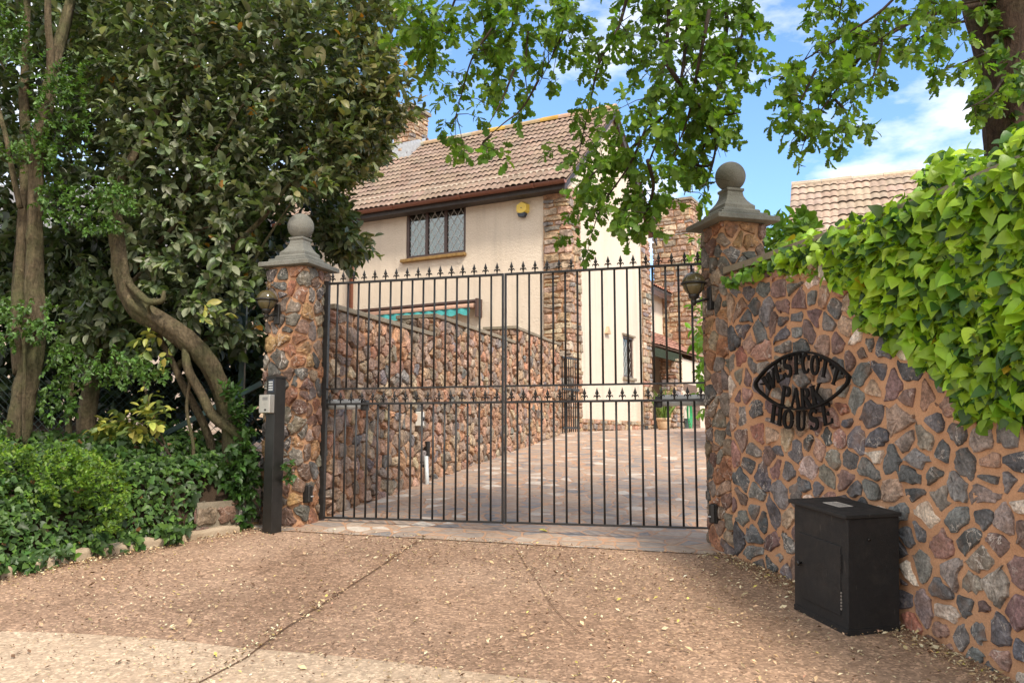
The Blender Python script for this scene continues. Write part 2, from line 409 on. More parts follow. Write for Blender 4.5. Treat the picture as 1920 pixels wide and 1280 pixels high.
# ---------------------------------------------------------------- stonework
class Path:
    """plan polyline with corner rounding; side=+1: outward normal on the right of travel"""
    def __init__(s, pts, closed=False, r=0.03, side=1, step=0.02):
        pts = [V3(p[0], p[1]) for p in pts]
        seq = []
        n = len(pts)
        for i in range(n):
            if not closed and i in (0, n - 1): seq.append(pts[i]); continue
            p0, p1, p2 = pts[i - 1], pts[i], pts[(i + 1) % n]
            a = nz(p0 - p1); b = nz(p2 - p1); rr = min(r, np.linalg.norm(p0 - p1) / 2.5, np.linalg.norm(p2 - p1) / 2.5)
            A = p1 + a * rr; B = p1 + b * rr
            for k in range(6):
                tt = k / 5; seq.append((1 - tt) ** 2 * A + 2 * tt * (1 - tt) * p1 + tt * tt * B)
        if closed: seq.append(seq[0])
        seq = np.array(seq); d = np.r_[0, np.cumsum(np.linalg.norm(np.diff(seq, axis=0), axis=1))]
        s.L = d[-1]; s.closed = closed
        m = max(8, int(s.L / step)); s.t = np.linspace(0, s.L, m)
        s.p = np.stack([np.interp(s.t, d, seq[:, k]) for k in (0, 1)], 1)
        T = np.gradient(s.p, axis=0)
        if closed: T[0] = T[-1] = s.p[1] - s.p[-2]
        T = nz(T); s.n = np.stack([T[:, 1], -T[:, 0]], 1) * side
    def at(s, q):
        q = np.asarray(q, float)
        q = np.mod(q, s.L) if s.closed else q
        pos = np.stack([np.interp(q, s.t, s.p[:, k]) for k in (0, 1)], -1)
        nn = nz(np.stack([np.interp(q, s.t, s.n[:, k]) for k in (0, 1)], -1))
        if not s.closed:
            ex = np.where(q < 0, q, np.where(q > s.L, q - s.L, 0))
            T0 = np.stack([-s.n[:, 1], s.n[:, 0]], 1)
            tt = np.where((q < 0)[..., None], nz(s.p[1] - s.p[0]), nz(s.p[-1] - s.p[-2]))
            pos = pos + tt * ex[..., None]
        return pos, nn
def clip(poly, p, n):
    out = []
    for i in range(len(poly)):
        a, b = poly[i], poly[(i + 1) % len(poly)]
        da = (a[0] - p[0]) * n[0] + (a[1] - p[1]) * n[1]; db = (b[0] - p[0]) * n[0] + (b[1] - p[1]) * n[1]
        if da <= 0: out.append(a)
        if da * db < 0:
            k = da / (da - db); out.append((a[0] + (b[0] - a[0]) * k, a[1] + (b[1] - a[1]) * k))
    return out
def rubble(W, z0, z1, cw, ch, gap, R, drop=0.12, wrap=False, jit=0.36):
    nyy = max(1, round((z1 - z0) / ch)); nxx = max(2, round(W / cw)); cw = W / nxx; ch = (z1 - z0) / nyy
    S = []
    for j in range(nyy):
        for i in range(nxx):
            if R.random() < drop: continue
            S.append(((i + 0.5 + 0.5 * (j % 2) + R.uniform(-jit, jit)) * cw % W, z0 + (j + 0.5 + R.uniform(-jit, jit)) * ch))
    S = np.array(S); out = []
    for k, (x, z) in enumerate(S):
        dx = S[:, 0] - x
        if wrap: dx = (dx + W / 2) % W - W / 2
        dz = S[:, 1] - z
        idx = np.nonzero((np.abs(dx) < 3 * cw) & (np.abs(dz) < 3 * ch))[0]
        lo = -cw * 1.6 if wrap else max(-cw * 1.6, -x + gap * 0.3); hi = cw * 1.6 if wrap else min(cw * 1.6, W - x - gap * 0.3)
        bz0 = max(-ch * 1.6, z0 - z); bz1 = min(ch * 1.6, z1 - z)
        poly = [(lo, bz0), (hi, bz0), (hi, bz1), (lo, bz1)]
        gg = gap * R.choice((0.5, 0.8, 0.9, 1.1, 1.3, 1.9))
        for q in sorted(idx, key=lambda q: dx[q] ** 2 + dz[q] ** 2):
            if q == k: continue
            d = math.hypot(dx[q], dz[q])
            if d < 1e-6: continue
            n = (dx[q] / d, dz[q] / d); poly = clip(poly, (dx[q] / 2 - n[0] * gg / 2, dz[q] / 2 - n[1] * gg / 2), n)
            if len(poly) < 3: break
        if len(poly) >= 3: out.append([(x + a, z + b) for a, b in poly])
    return out
def coursed(W, z0, z1, hmin, hmax, wmin, wmax, gap, R, wrap=False):
    out = []; z = z0
    while z < z1 - 0.02:
        h = min(R.uniform(hmin, hmax), z1 - z); x = -R.uniform(0, wmin) if wrap else 0.0
        x0 = x; end = W + x0 if wrap else W
        while x < end - 0.03:
            wd = R.uniform(wmin, wmax)
            if end - x - wd < wmin * 0.6: wd = end - x
            j = lambda s: R.uniform(-s, s)
            g = gap / 2; e = gap * 0.5
            if R.random() < 0.22 and h > hmin * 1.5:
                zm = z + h * R.uniform(0.4, 0.6); parts = [(z, zm), (zm, z + h)]
            else: parts = [(z, z + h)]
            for za, zb in parts:
                out.append([(x + g + j(e), za + g + j(e)), (x + wd / 2, za + g + j(e)), (x + wd - g + j(e), za + g + j(e)), (x + wd - g + j(e), zb - g + j(e)), (x + wd / 2 + j(e), zb - g + j(e)), (x + g + j(e), zb - g + j(e))])
            x += wd
        z += h
    return out
PAL_WALL = [((0.105, 0.105, 0.112), 32), ((0.155, 0.15, 0.15), 20), ((0.23, 0.20, 0.175), 12), ((0.175, 0.115, 0.105), 15), ((0.27, 0.165, 0.13), 8), ((0.34, 0.25, 0.18), 8), ((0.55, 0.46, 0.39), 7), ((0.31, 0.14, 0.10), 4)]
PAL_PIL = [((0.100, 0.093, 0.086), 22), ((0.150, 0.130, 0.107), 22), ((0.160, 0.098, 0.073), 16), ((0.240, 0.112, 0.065), 18), ((0.300, 0.177, 0.086), 10), ((0.220, 0.167, 0.120), 10), ((0.300, 0.223, 0.172), 3)]
PAL_RET = [((0.23, 0.18, 0.14), 22), ((0.29, 0.20, 0.145), 28), ((0.33, 0.20, 0.13), 26), ((0.36, 0.20, 0.12), 14), ((0.18, 0.165, 0.155), 6), ((0.38, 0.28, 0.19), 8)]
PAL_HOUSE = [((0.33, 0.235, 0.16), 26), ((0.28, 0.215, 0.165), 22), ((0.37, 0.255, 0.165), 22), ((0.21, 0.185, 0.165), 12), ((0.35, 0.20, 0.13), 10), ((0.45, 0.36, 0.26), 8)]
def pick(pal, R):
    q = R.random() * sum(w_ for _, w_ in pal)
    for c, w_ in pal:
        q -= w_
        if q <= 0: break
    k = R.uniform(0.8, 1.22)
    return tuple(min(0.8, x * k * R.uniform(0.94, 1.06)) for x in c)
def stones(name, polys, fmap, hgt, pal, mat, parent, seed=1, lod=2, soft=0.22, tilt=0.35):
    R = random.Random(seed); V = []; Fs = []; Cl = []
    for poly in polys:
        a = 0.0
        for i in range(len(poly)):
            x0, y0 = poly[i]; x1, y1 = poly[(i + 1) % len(poly)]; a += x0 * y1 - x1 * y0
        if abs(a) / 2 < 0.0009: continue
        if a < 0: poly = poly[::-1]
        cx = sum(p[0] for p in poly) / len(poly); cz = sum(p[1] for p in poly) / len(poly)
        pts = []
        n = len(poly)
        for i in range(n):
            p, q, r = poly[i - 1], poly[i], poly[(i + 1) % n]
            s1 = soft * R.uniform(0.5, 1.4)
            pts.append((q[0] + (p[0] - q[0]) * s1, q[1] + (p[1] - q[1]) * s1)); pts.append((q[0] + (r[0] - q[0]) * s1, q[1] + (r[1] - q[1]) * s1))
        size = math.sqrt(abs(a) / 2)
        if lod > 1:
            res = []
            for i in range(len(pts)):
                p, q = pts[i], pts[(i + 1) % len(pts)]
                res.append(p)
                if math.hypot(p[0] - q[0], p[1] - q[1]) > size * 0.33: res.append(((p[0] + q[0]) / 2, (p[1] + q[1]) / 2))
            pts = res
        jn = size * R.choice((0.03, 0.05, 0.065)); ell = R.uniform(0.0, 0.3)
        pts = [(x + R.gauss(0, jn), z + R.gauss(0, jn)) for x, z in pts]
        if lod > 1:   # some stones rounder, some angular
            rx = max(abs(x - cx) for x, z in pts); rz = max(abs(z - cz) for x, z in pts); q_ = []
            for x, z in pts:
                a_ = math.atan2((z - cz) / rz, (x - cx) / rx); ex, ez = cx + rx * 0.9 * math.cos(a_), cz + rz * 0.9 * math.sin(a_)
                k_ = 1.0 if math.hypot((x - cx) / rx, (z - cz) / rz) < 0.9 else 1 - ell
                q_.append((x * k_ + ex * (1 - k_), z * k_ + ez * (1 - k_)))
            pts = q_
        h = hgt * R.uniform(0.55, 1.35); ta, tb = R.uniform(-tilt, tilt) * h / size, R.uniform(-tilt, tilt) * h / size
        rings = [(1.0, -0.6), (0.97, 0.5), (0.86, 0.9), (0.48, 1.05)] if lod > 1 else [(1.0, -0.5), (0.94, 0.75), (0.72, 1.0)]
        b = len(V); m = len(pts); c = pick(pal, R)
        for ri, (sc_, hh) in enumerate(rings):
            for (x, z) in pts:
                dx, dz = (x - cx) * sc_, (z - cz) * sc_
                H = h * hh + (ta * dx + tb * dz + R.gauss(0, 0.10) * h if ri > 0 else 0)
                V.append((cx + dx, cz + dz, H))
        V.append((cx, cz, h * R.uniform(0.95, 1.2)))
        for ri in range(len(rings) - 1):
            for k in range(m):
                k2 = (k + 1) % m
                Fs.append((b + ri * m + k, b + ri * m + k2, b + (ri + 1) * m + k2, b + (ri + 1) * m + k))
        top = b + (len(rings) - 1) * m
        for k in range(m): Fs.append((top + k, top + (k + 1) % m, b + len(rings) * m))
        Cl += [c] * (len(V) - b)
    V = np.array(V); W3 = fmap(V[:, 0], V[:, 1], V[:, 2])
    return mesh_obj(name, W3, Fs, mat, parent, False, np.array(Cl))
def path_map(path):
    def f(s, z, h):
        p, n = path.at(s)
        q = p + n * h[:, None]
        return np.column_stack([q, z])
    return f
def core(name, path, z0, z1, mat, parent, cell=0.05, rough=0.006, thick=None, topcap=True):
    """mortar skin along a path (z0 may slope with ground)"""
    ns_ = max(4, int(path.L / cell)); nz_ = max(2, int((z1 - z0) / cell))
    s = np.linspace(0, path.L, ns_ + 1); z = np.linspace(z0, z1, nz_ + 1)
    p, n = path.at(s if not path.closed else np.minimum(s, path.L - 1e-6)); V = []
    for j in range(nz_ + 1):
        r_ = rng.normal(0, rough, ns_ + 1)
        if path.closed: r_[-1] = r_[0]
        q = p + n * r_[:, None]
        V.append(np.column_stack([q, np.full(ns_ + 1, z[j])]))
    V = np.concatenate(V); m = ns_ + 1
    Fs = [(j * m + i, j * m + i + 1, (j + 1) * m + i + 1, (j + 1) * m + i) for j in range(nz_) for i in range(ns_)]
    if thick:
        b = len(V); q = p - n * thick
        V = np.concatenate([V, np.column_stack([q, np.full(m, z0)]), np.column_stack([q, np.full(m, z1)])])
        for i in range(ns_):
            Fs.append((b + i + 1, b + i, b + m + i, b + m + i + 1))
            Fs.append((nz_ * m + i, nz_ * m + i + 1, b + m + i + 1, b + m + i))
        Fs.append((0, nz_ * m, b + m, b)); Fs.append((m - 1, b + m - 1, b + 2 * m - 1, nz_ * m + m - 1))
    elif path.closed and topcap:
        Fs.append(tuple(nz_ * m + i for i in range(ns_)))
    return mesh_obj(name, V, Fs, mat, parent, True)

# pillar frames ------------------------------------------------
def ball_finial(mb, ctr, u, v, z, r, k):
    """stepped square cast-stone base with ogee and a ball on top; u,v unit plan axes"""
    def sq(prof):
        V = []; Fs = []
        for hw, h in prof:
            for a, b in ((-1, -1), (1, -1), (1, 1), (-1, 1)):
                V.append(V3(*(ctr + u * a * hw + v * b * hw), z + h))
        for i in range(len(prof) - 1):
            for q in range(4):
                Fs.append((i * 4 + q, i * 4 + (q + 1) % 4, (i + 1) * 4 + (q + 1) % 4, (i + 1) * 4 + q))
        Fs.append((3, 2, 1, 0)); Fs.append(tuple((len(prof) - 1) * 4 + q for q in range(4)))
        mb.add(V, Fs)
    k0 = k; k = k * 0.88; kz = k0 * 1.2
    sq([(0.172 * k, 0), (0.172 * k, 0.022 * kz), (0.162 * k, 0.03 * kz), (0.142 * k, 0.034 * kz), (0.142 * k, 0.058 * kz), (0.118 * k, 0.075 * kz), (0.095 * k, 0.098 * kz), (0.078 * k, 0.125 * kz), (0.072 * k, 0.152 * kz), (0.082 * k, 0.160 * kz), (0.082 * k, 0.174 * kz), (0.062 * k, 0.178 * kz)])
    return z + 0.172 * kz
def make_pillar(near, du, dv, w, ztop, zbot, capw, ballr, label, seed, k):
    """near: near corner; du along the camera-facing face away from near corner, dv along the gate-side face"""
    near = V3(*near[:2]); du = nz(V3(*du)); dv = nz(V3(*dv))
    c = near + du * w / 2 + dv * w / 2
    root = thing('gate_pillar', label, 'gate pillar', (c[0], c[1], gz(c[1])), 'stone gate pillars topped with balls')
    crn = [near, near + du * w, near + du * w + dv * w, near + dv * w]
    cr = (du[0] * dv[1] - du[1] * dv[0])
    path = Path(crn if cr > 0 else crn[::-1], True, 0.035, 1)
    sh = core('shaft', path, zbot, ztop, M['mortar'], root)
    R = random.Random(seed)
    stones('stonework', rubble(path.L, zbot, ztop - 0.01, 0.13, 0.092, 0.014, R, 0.14, True, 0.42), path_map(path), 0.02, PAL_PIL, M['stone'], sh, seed, 2, 0.18, 0.4)
    hc = capw / 2
    mb = MB(); A = V3(*(du * hc), 0); B = V3(*(dv * hc), 0); cc = V3(c[0], c[1], ztop)
    # chamfered cap slab
    V = []
    for s_, h in ((0.80, 0), (1.0, 0.004), (1.0, 0.036), (0.985, 0.042), (0.76, 0.052), (0.76, 0.075)):
        for a, b in ((-1, -1), (1, -1), (1, 1), (-1, 1)): V.append(cc + A * a * s_ + B * b * s_ + V3(0, 0, h))
    Fs = [(i * 4 + q, i * 4 + (q + 1) % 4, i * 4 + 4 + (q + 1) % 4, i * 4 + 4 + q) for i in range(5) for q in range(4)] + [(3, 2, 1, 0), (20, 21, 22, 23)]
    if cr < 0: Fs = [f[::-1] for f in Fs]
    mb.add(V, Fs); cp = mb.build('cap', M['cast'], root); bev(cp, 0.004)
    mb = MB(); zt = ball_finial(mb, c, du, dv if cr > 0 else dv, ztop + 0.074, ballr, k)
    fb = mb.build('finial_base', M['cast'], root); bev(fb, 0.003)
    mb = MB(); n_ = 28
    prof = [(ballr * math.sin(math.pi * i / n_) + (1e-4 if i in (0, n_) else 0), ballr - ballr * math.cos(math.pi * i / n_)) for i in range(n_ + 1)]
    mb.lathe((c[0], c[1], zt - 0.006), prof, 40); mb.build('ball', M['cast'], root, True)
    return root, c, path
NR = P(1357, 450, 6.0)
NL = P(567, 740, 6.95)
uR, vR = V3(0.962, 0.275), V3(-0.275, 0.962)
uL, vL = V3(-0.94, 0.34), V3(0.34, 0.94)
pilR, cR, pathR = make_pillar(NR, uR, vR, 0.335, E + 1.55, 0.3, 0.50, 0.112, 'stone gate pillar with ball finial at the end of the wall with the house sign', 5, 1.0)
pilL, cL, pathL = make_pillar(NL, uL, vL, 0.375, E + 1.42, 0.4, 0.49, 0.112, 'stone gate pillar with ball finial half under the dark tree behind the keypad post', 8, 0.98)

# right curved wall -------------------------------------------
wp = [(NR[0] + 0.012, NR[1] - 0.01), (1.66, 5.62), (1.775, 5.23), (1.91, 4.80), (2.03, 4.37), (2.17, 3.72), (2.30, 2.9), (2.38, 2.0), (2.40, 1.0), (2.38, 0.3)]
def smooth2(pts, n=60):
    pts = np.array(pts, float); d = np.r_[0, np.cumsum(np.linalg.norm(np.diff(pts, axis=0), axis=1))]
    T = np.gradient(pts, d, axis=0); q = np.linspace(0, d[-1], n); out = []
    for s in q:
        i = min(max(np.searchsorted(d, s) - 1, 0), len(d) - 2); h = d[i + 1] - d[i]; t_ = (s - d[i]) / h
        out.append((2 * t_**3 - 3 * t_**2 + 1) * pts[i] + (t_**3 - 2 * t_**2 + t_) * h * T[i] + (-2 * t_**3 + 3 * t_**2) * pts[i + 1] + (t_**3 - t_**2) * h * T[i + 1])
    return np.array(out)
wcurve = smooth2(wp)
wallpath = Path(wcurve, False, 0.01, 1)
WT = E + 1.155
wall = thing('boundary_wall', 'curved rubble stone wall in orange mortar carrying the black house sign', 'wall', (2.0, 4.4, 0.44))
wc = core('wall_core', wallpath, -0.4, WT, M['mortar'], wall, 0.05, 0.006, 0.32)
R = random.Random(21)
pol = rubble(wallpath.L, -0.4, WT - 0.01, 0.166, 0.093, 0.023, R, 0.14, False, 0.42)
stones('stonework', pol, path_map(wallpath), 0.018, PAL_WALL, M['stone'], wc, 22, 2, 0.15, 0.5)
cp_ = Path(wcurve, False, 0.01, 1)
s_ = np.linspace(0.0, cp_.L, 60); p_, n_ = cp_.at(s_)
V = []
for (off, hh) in ((0.03, 0.0), (0.03, 0.045), (-0.36, 0.05), (-0.36, 0.0)): V.append(np.column_stack([p_ + n_ * off, np.full(60, WT + 0.002 + hh)]))
V = np.concatenate(V); Fs = [(a * 60 + i, a * 60 + i + 1, ((a + 1) % 4) * 60 + i + 1, ((a + 1) % 4) * 60 + i) for a in range(4) for i in range(59)] + [(0, 60, 120, 180), (239, 179, 119, 59)]
mesh_obj('coping', V, Fs, M['coping'], wall)
def wall_d(px):
    """depth of the wall face along the plan ray of photo column px (at mid height)"""
    best = None
    for i in range(len(wcurve) - 1):
        a, b = wcurve[i], wcurve[i + 1]
        k = (px - 960) / F / 0.994
        fa = a[0] - k * a[1]; fb = b[0] - k * b[1]
        if fa * fb <= 0:
            t_ = fa / (fa - fb); return a[1] + (b[1] - a[1]) * t_
    return 3.6 if px > 1600 else 6.0

# ---------------------------------------------------------------- gate
GA = V3(-1.60, 7.215); GB = V3(1.475, 6.345)
GU = nz(GB - GA); GN = V3(GU[1], -GU[0])    # towards camera
if GN[1] > 0: GN = -GN
GLEN = np.linalg.norm(GB - GA)
zb, zt, zm1, zm2 = E - 0.665, E + 1.315, E + 0.405, E + 0.280
def g3(s, z, o=0.0): p = GA + GU * s + GN * o; return V3(p[0], p[1], z)
U3, N3, Z3 = V3(*GU, 0), V3(*GN, 0), V3(0, 0, 1)
def finial_mesh():
    mb = MB(); o = V3(0, 0, 0)
    mb.lathe(o, [(0.0055, 0), (0.0055, 0.022), (0.010, 0.026), (0.007, 0.032), (0.0065, 0.038), (0.0155, 0.05), (0.010, 0.064), (0.0045, 0.082), (0.0008, 0.094)], 8, u=U3)
    for sg in (-1, 1):
        pts = [o + U3 * sg * x + Z3 * z for x, z in ((0.003, 0.020), (0.010, 0.031), (0.017, 0.034), (0.0225, 0.027), (0.025, 0.018))]
        mb.tube(pts, [0.005, 0.0055, 0.0055, 0.0048, 0.002], 6)
    return mb
fin_src = None
def gate_leaf(s0, s1, hinge_left, label):
    global fin_src
    c = g3(s0 if hinge_left else s1, gz(6.8))
    root = thing('gate_leaf', label, 'gate', c, 'black railed leaves of the double gate')
    mb = MB(); T = 0.028
    hw, mw = 0.042, 0.015
    wl, wr = (hw, mw) if hinge_left else (mw, hw)
    d = -0.02
    for a, wd in ((s0, wl), (s1 - wr, wr)):
        mb.box(g3(a, zb, -0.5 * (0.022 if wd == mw else 0.04)), U3 * wd, N3 * (0.022 if wd == mw else 0.04), Z3 * (zt - zb + (0.0 if wd == mw else 0.012)))
    for z, h in ((zb, 0.016), (zm2 - 0.01, 0.018), (zm1 - 0.006, 0.014), (zt - 0.018, 0.018)):
        mb.box(g3(s0 + wl, z, -0.013), U3 * (s1 - s0 - wl - wr), N3 * 0.026, Z3 * h)
    fr = mb.build('frame', M['gateblack'], root); bev(fr, 0.002, 1)
    n = 16; pitch = (s1 - s0 - (wl + wr) / 2) / n; st = s0 + wl / 2
    first_u = first_l = None
    for i in range(1, n):
        s = st + pitch * i
        if first_u is None:
            mb = MB(); mb.tube([g3(s, zm1 + 0.006), g3(s, zt - 0.017)], 0.0085, 10); first_u = mb.build('bar', M['gateblack'], root, True)
            mb = MB(); mb.tube([g3(s, zb + 0.015), g3(s, zm2 - 0.009)], 0.0085, 10); first_l = mb.build('bar', M['gateblack'], root, True); su = s
        else:
            for src in (first_u, first_l): copy_part(src, root, U3 * (s - su))
    for z in (zt, zm2 + 0.008):
        for i in range(n):
            s = st + pitch * (i + 0.5)
            p = g3(s, z)
            if fin_src is None:
                o = mesh_obj('finial', np.array(finial_mesh().v) + ORG[root.name], finial_mesh().f, M['gateblack'], root, True)
                fin_src = o; o.location = Vector(p - ORG[root.name])
            else:
                o = bpy.data.objects.new('finial', fin_src.data); C.objects.link(o); o.parent = root; o.location = Vector(p - ORG[root.name]); ORG[o.name] = ORG[root.name]
    hs = s0 if hinge_left else s1; sg = 1 if hinge_left else -1
    for z in (zb + 0.06, zb + 0.62, zt - 0.35):
        mb = MB(); mb.tube([g3(hs - sg * 0.0, z), g3(hs - sg * 0.07, z - 0.004, -0.01)], 0.011, 8)
        mb.tube([g3(hs - sg * 0.012, z - 0.03), g3(hs - sg * 0.012, z + 0.03)], 0.016, 10)
        mb.build('hinge', M['gateblack'], root, True)
    return root
mid = GLEN / 2
gate_leaf(0.0, mid - 0.004, True, 'black railed gate leaf with spear finials hung on the pillar beside the keypad post')
gate_leaf(mid + 0.004, GLEN, False, 'black railed gate leaf with spear finials hung on the pillar beside the house sign')

def motor(s0, s1, z, sg, label):
    root = thing('gate_opener', label, 'gate opener', g3(s0, z, -0.07), 'silver ram arms opening the gate')
    mb = MB(); a, b = g3(s0, z, -0.09), g3(s1, z, -0.09)
    mb.tube([a, b], 0.024, 12); mb.build('ram_tube', M['greypaint'], root, True)
    mb = MB(); mb.cbox((a + b) / 2 + Z3 * 0.038, (b - a), N3 * 0.05, Z3 * 0.045); bev(mb.build('housing', M['greypaint'], root), 0.01, 3)
    mb = MB(); mb.cbox(b + nz(b - a) * 0.02 + Z3 * 0.008, nz(b - a) * 0.05, N3 * 0.07, Z3 * 0.085); bev(mb.build('bracket', M['black'], root), 0.006)
    return root
motor(-0.05, 0.33, E + 0.262, 1, 'silver gate ram fixed behind the gate leaf on the keypad side')
motor(GLEN - 0.02, GLEN - 0.37, E + 0.262, -1, 'silver gate ram fixed behind the gate leaf by the house sign')

# photocells
def photocell(p, n, label):
    n = nz(V3(*n, 0)); u = V3(-n[1], n[0], 0)
    root = thing('photocell', label, 'gate sensor', p, 'small black gate sensors low on the pillars')
    V = []; prof = []
    mb = MB(); pts = []
    for a in np.linspace(0, math.pi, 9): pts.append(p + u * 0.032 * math.cos(a) + n * (0.012 + 0.03 * math.sin(a)) - Z3 * 0.066)
    mb.prism(pts, Z3 * 0.132); bev(mb.build('cover', M['black'], root), 0.008, 3)
    mb = MB(); mb.box(p - u * 0.036 - Z3 * 0.07 - n * 0.03, u * 0.072, n * 0.042, Z3 * 0.14); bev(mb.build('back_plate', M['black'], root), 0.004)
    mb = MB(); mb.cbox(p + n * 0.0425 - Z3 * 0.02, u * 0.03, n * 0.006, Z3 * 0.008); mb.build('lens_slot', M['greypaint'], root)
    return root
nLr = V3(0.94, -0.34); nRl = V3(-0.962, -0.275)
pl_n = V3(0.94, -0.34, 0)
pL = PL(573, 925, V3(NL[0], NL[1], 0), pl_n)
photocell(pL + pl_n * 0.02, nLr, 'small black sensor low on the pillar behind the keypad post')
pr_n = V3(-0.962, -0.275, 0)
pR = PL(1345, 962, V3(NR[0], NR[1], 0), pr_n)
photocell(pR + pr_n * 0.02, nRl, 'small black sensor low on the pillar beside the wall with the house sign')

# lanterns
def lantern(pb, n, side, reach, r, label):
    """pb: wall plate centre, n: wall normal, globe sits out along side"""
    n = nz(V3(*n, 0)); root = thing('wall_lantern', label, 'wall lamp', pb, 'globe lanterns on the gate pillars')
    u = V3(-n[1], n[0], 0)
    g = pb + nz(V3(*side, 0)) * reach + Z3 * 0.105
    mb = MB(); mb.box(pb - u * 0.026 - Z3 * 0.085 - n * 0.02, u * 0.052, n * 0.045, Z3 * 0.17); bev(mb.build('back_plate', M['black'], root), 0.008, 3)
    mb = MB(); mb.tube([pb + Z3 * 0.0, pb * 0.5 + (g - Z3 * 0.105) * 0.5 - Z3 * 0.012, g - Z3 * (r + 0.055)], 0.010, 8)
    mb.build('arm', M['black'], root, True)
    mb = MB(); mb.lathe(g - Z3 * (r + 0.075), [(0.004, 0), (0.014, 0.006), (0.02, 0.03), (0.016, 0.045), (0.034, 0.055), (0.04, 0.075), (0.036, 0.09), (0.028, 0.095)], 16)
    mb.build('holder', M['black'], root, True)
    mb = MB(); mb.lathe(g, [(r * math.cos(a) + 1e-4, r * math.sin(a)) for a in np.linspace(0.02, math.pi / 2, 9)], 24); mb.build('dome', M['bronze'], root, True)
    mb = MB(); mb.lathe(g, [(r * 0.40, -r * 0.98), (r * 0.66, -r * 0.72), (r * 0.86, -r * 0.4), (r * 0.97, -0.002)], 24); mb.build('lamp_shade', M['lampglass'], root, True)
    mb = MB(); mb.lathe(g, [(r * 0.95, -0.006), (r * 1.1, -0.006), (r * 1.1, 0.006), (r * 0.95, 0.006)], 28)
    for k in range(4):
        a = k * math.pi / 2 + 0.6; d = V3(math.cos(a), math.sin(a), 0)
        mb.tube([g + d * r * x + Z3 * r * z for x, z in ((0.98, 0), (0.88, -0.4), (0.69, -0.7), (0.42, -0.98))], 0.0045, 6)
    mb.lathe(g + Z3 * r, [(0.008, -0.004), (0.012, 0.004), (0.005, 0.012), (0.009, 0.02), (0.001, 0.03)], 10)
    mb.build('cage', M['black'], root, True)
    return root
pb = PL(1337, 560, V3(NR[0], NR[1], 0), pr_n) + pr_n * 0.015
lantern(pb, nRl, (-0.98, -0.2), 0.135, 0.086, 'bronze globe lantern on the pillar beside the wall with the house sign')
fl_n = V3(-0.34, -0.94, 0)
pb = PL(523, 590, V3(NL[0], NL[1], 0), fl_n) + fl_n * 0.015
lantern(pb, fl_n[:2], (-0.55, -0.8), 0.12, 0.083, 'bronze globe lantern above the keypad post beside the dark leaves')

# keypad post -------------------------------------------------
b0 = G(508, 1001)
ang = 0.62
e1 = V3(-math.cos(ang) * 0.96, math.sin(ang) * 0.9, 0); e1 = nz(e1); e2 = V3(e1[1], -e1[0], 0)
if e2[1] < 0: e2 = -e2
kp = thing('keypad_post', 'glossy black square post with keypad and silver intercom box beside the pillar', 'keypad post', b0)
wq = 0.105
def K(a, b, z): return b0 + e1 * a + e2 * b + Z3 * z
mb = MB(); mb.box(K(0, 0, -0.08), e1 * wq, e2 * wq, Z3 * 1.285); bev(mb.build('post', M['black'], kp), 0.004)
mb = MB(); o = K(-0.004, -0.004, 1.205)
V = [o, o + e1 * (wq + 0.008), o + (e1 + e2) * (wq + 0.008), o + e2 * (wq + 0.008)]
V += [q + Z3 * 0.012 for q in V] + [K(wq / 2, wq / 2, 1.245)]
mb.add(V, [(0, 1, 5, 4), (1, 2, 6, 5), (2, 3, 7, 6), (3, 0, 4, 7), (4, 5, 8), (5, 6, 8), (6, 7, 8), (7, 4, 8), (3, 2, 1, 0)]); mb.build('cap', M['black'], kp)
mb = MB(); mb.box(K(0.018, -0.006, 1.09), e1 * 0.06, e2 * 0.012, Z3 * 0.105); kpad = bev(mb.build('keypad', M['darkblue'], kp), 0.004)
mb = MB()
for r_ in range(4):
    for c_ in range(3): mb.box(K(0.026 + c_ * 0.016, -0.010, 1.108 + r_ * 0.02), e1 * 0.011, e2 * 0.006, Z3 * 0.012)
mb.build('keys', M['greypaint'], kpad)
mb = MB(); mb.box(K(0.003, -0.052, 0.93), e1 * 0.125, e2 * 0.052, Z3 * 0.145); ic = bev(mb.build('intercom_box', M['silver'], kp), 0.006, 3)
mb = MB(); mb.lathe(K(0.05, -0.05, 0.955), [(0.009, 0), (0.009, 0.006), (0.001, 0.007)], 14, ax=-e2); mb.build('call_button', M['black'], ic, True)
mb = MB()
for i in range(5): mb.box(K(0.03 + i * 0.012, -0.0535, 1.03), e1 * 0.004, e2 * 0.003, Z3 * 0.025)
mb.build('speaker_slots', M['darkblue'], ic)

# parcel box --------------------------------------------------
o = G(1591, 1192); fl = G(1490, 1141); fr_ = G(1694, 1186)
e1 = fl - o; W1 = np.linalg.norm(e1); e1 = nz(e1)
gn = nz(V3(0, -0.1, 1)); e2 = nz(np.cross(e1, gn)); 
if np.dot(e2, fr_ - o) < 0: e2 = -e2
W2 = np.linalg.norm(fr_ - o); H_ = 0.585
pbx = thing('parcel_box', 'black wooden parcel box with a small locked door against the stone wall', 'parcel box', o)
def B(a, b, c): return o + e1 * a + e2 * b + gn * c
t = NT('rough_black_paint')
dust = t.ramp(t.noise(7, 6, 0.75), [(0.5, 0.0), (0.8, 0.35)]); scr = t.ramp(t.noise(60, 2, 0.5, t.mapping((1, 1, 0.12))), [(0.70, 0.0), (0.76, 0.5)])
bc = t.mix(dust, (0.017, 0.017, 0.018), (0.075, 0.065, 0.055)); bc = t.mix(scr, bc, (0.11, 0.10, 0.09))
M['boxblack'] = t.done(t.bsdf(bc, t.ramp(t.noise(12), [(0.3, 0.5), (0.7, 0.85)]), 0.35, normal=t.bump(t.noise(240, 3), 0.5, 0.004)))
mb = MB(); mb.box(B(0, 0, -0.01), e1 * W1, e2 * W2, gn * H_); bev(mb.build('body', M['boxblack'], pbx), 0.004)
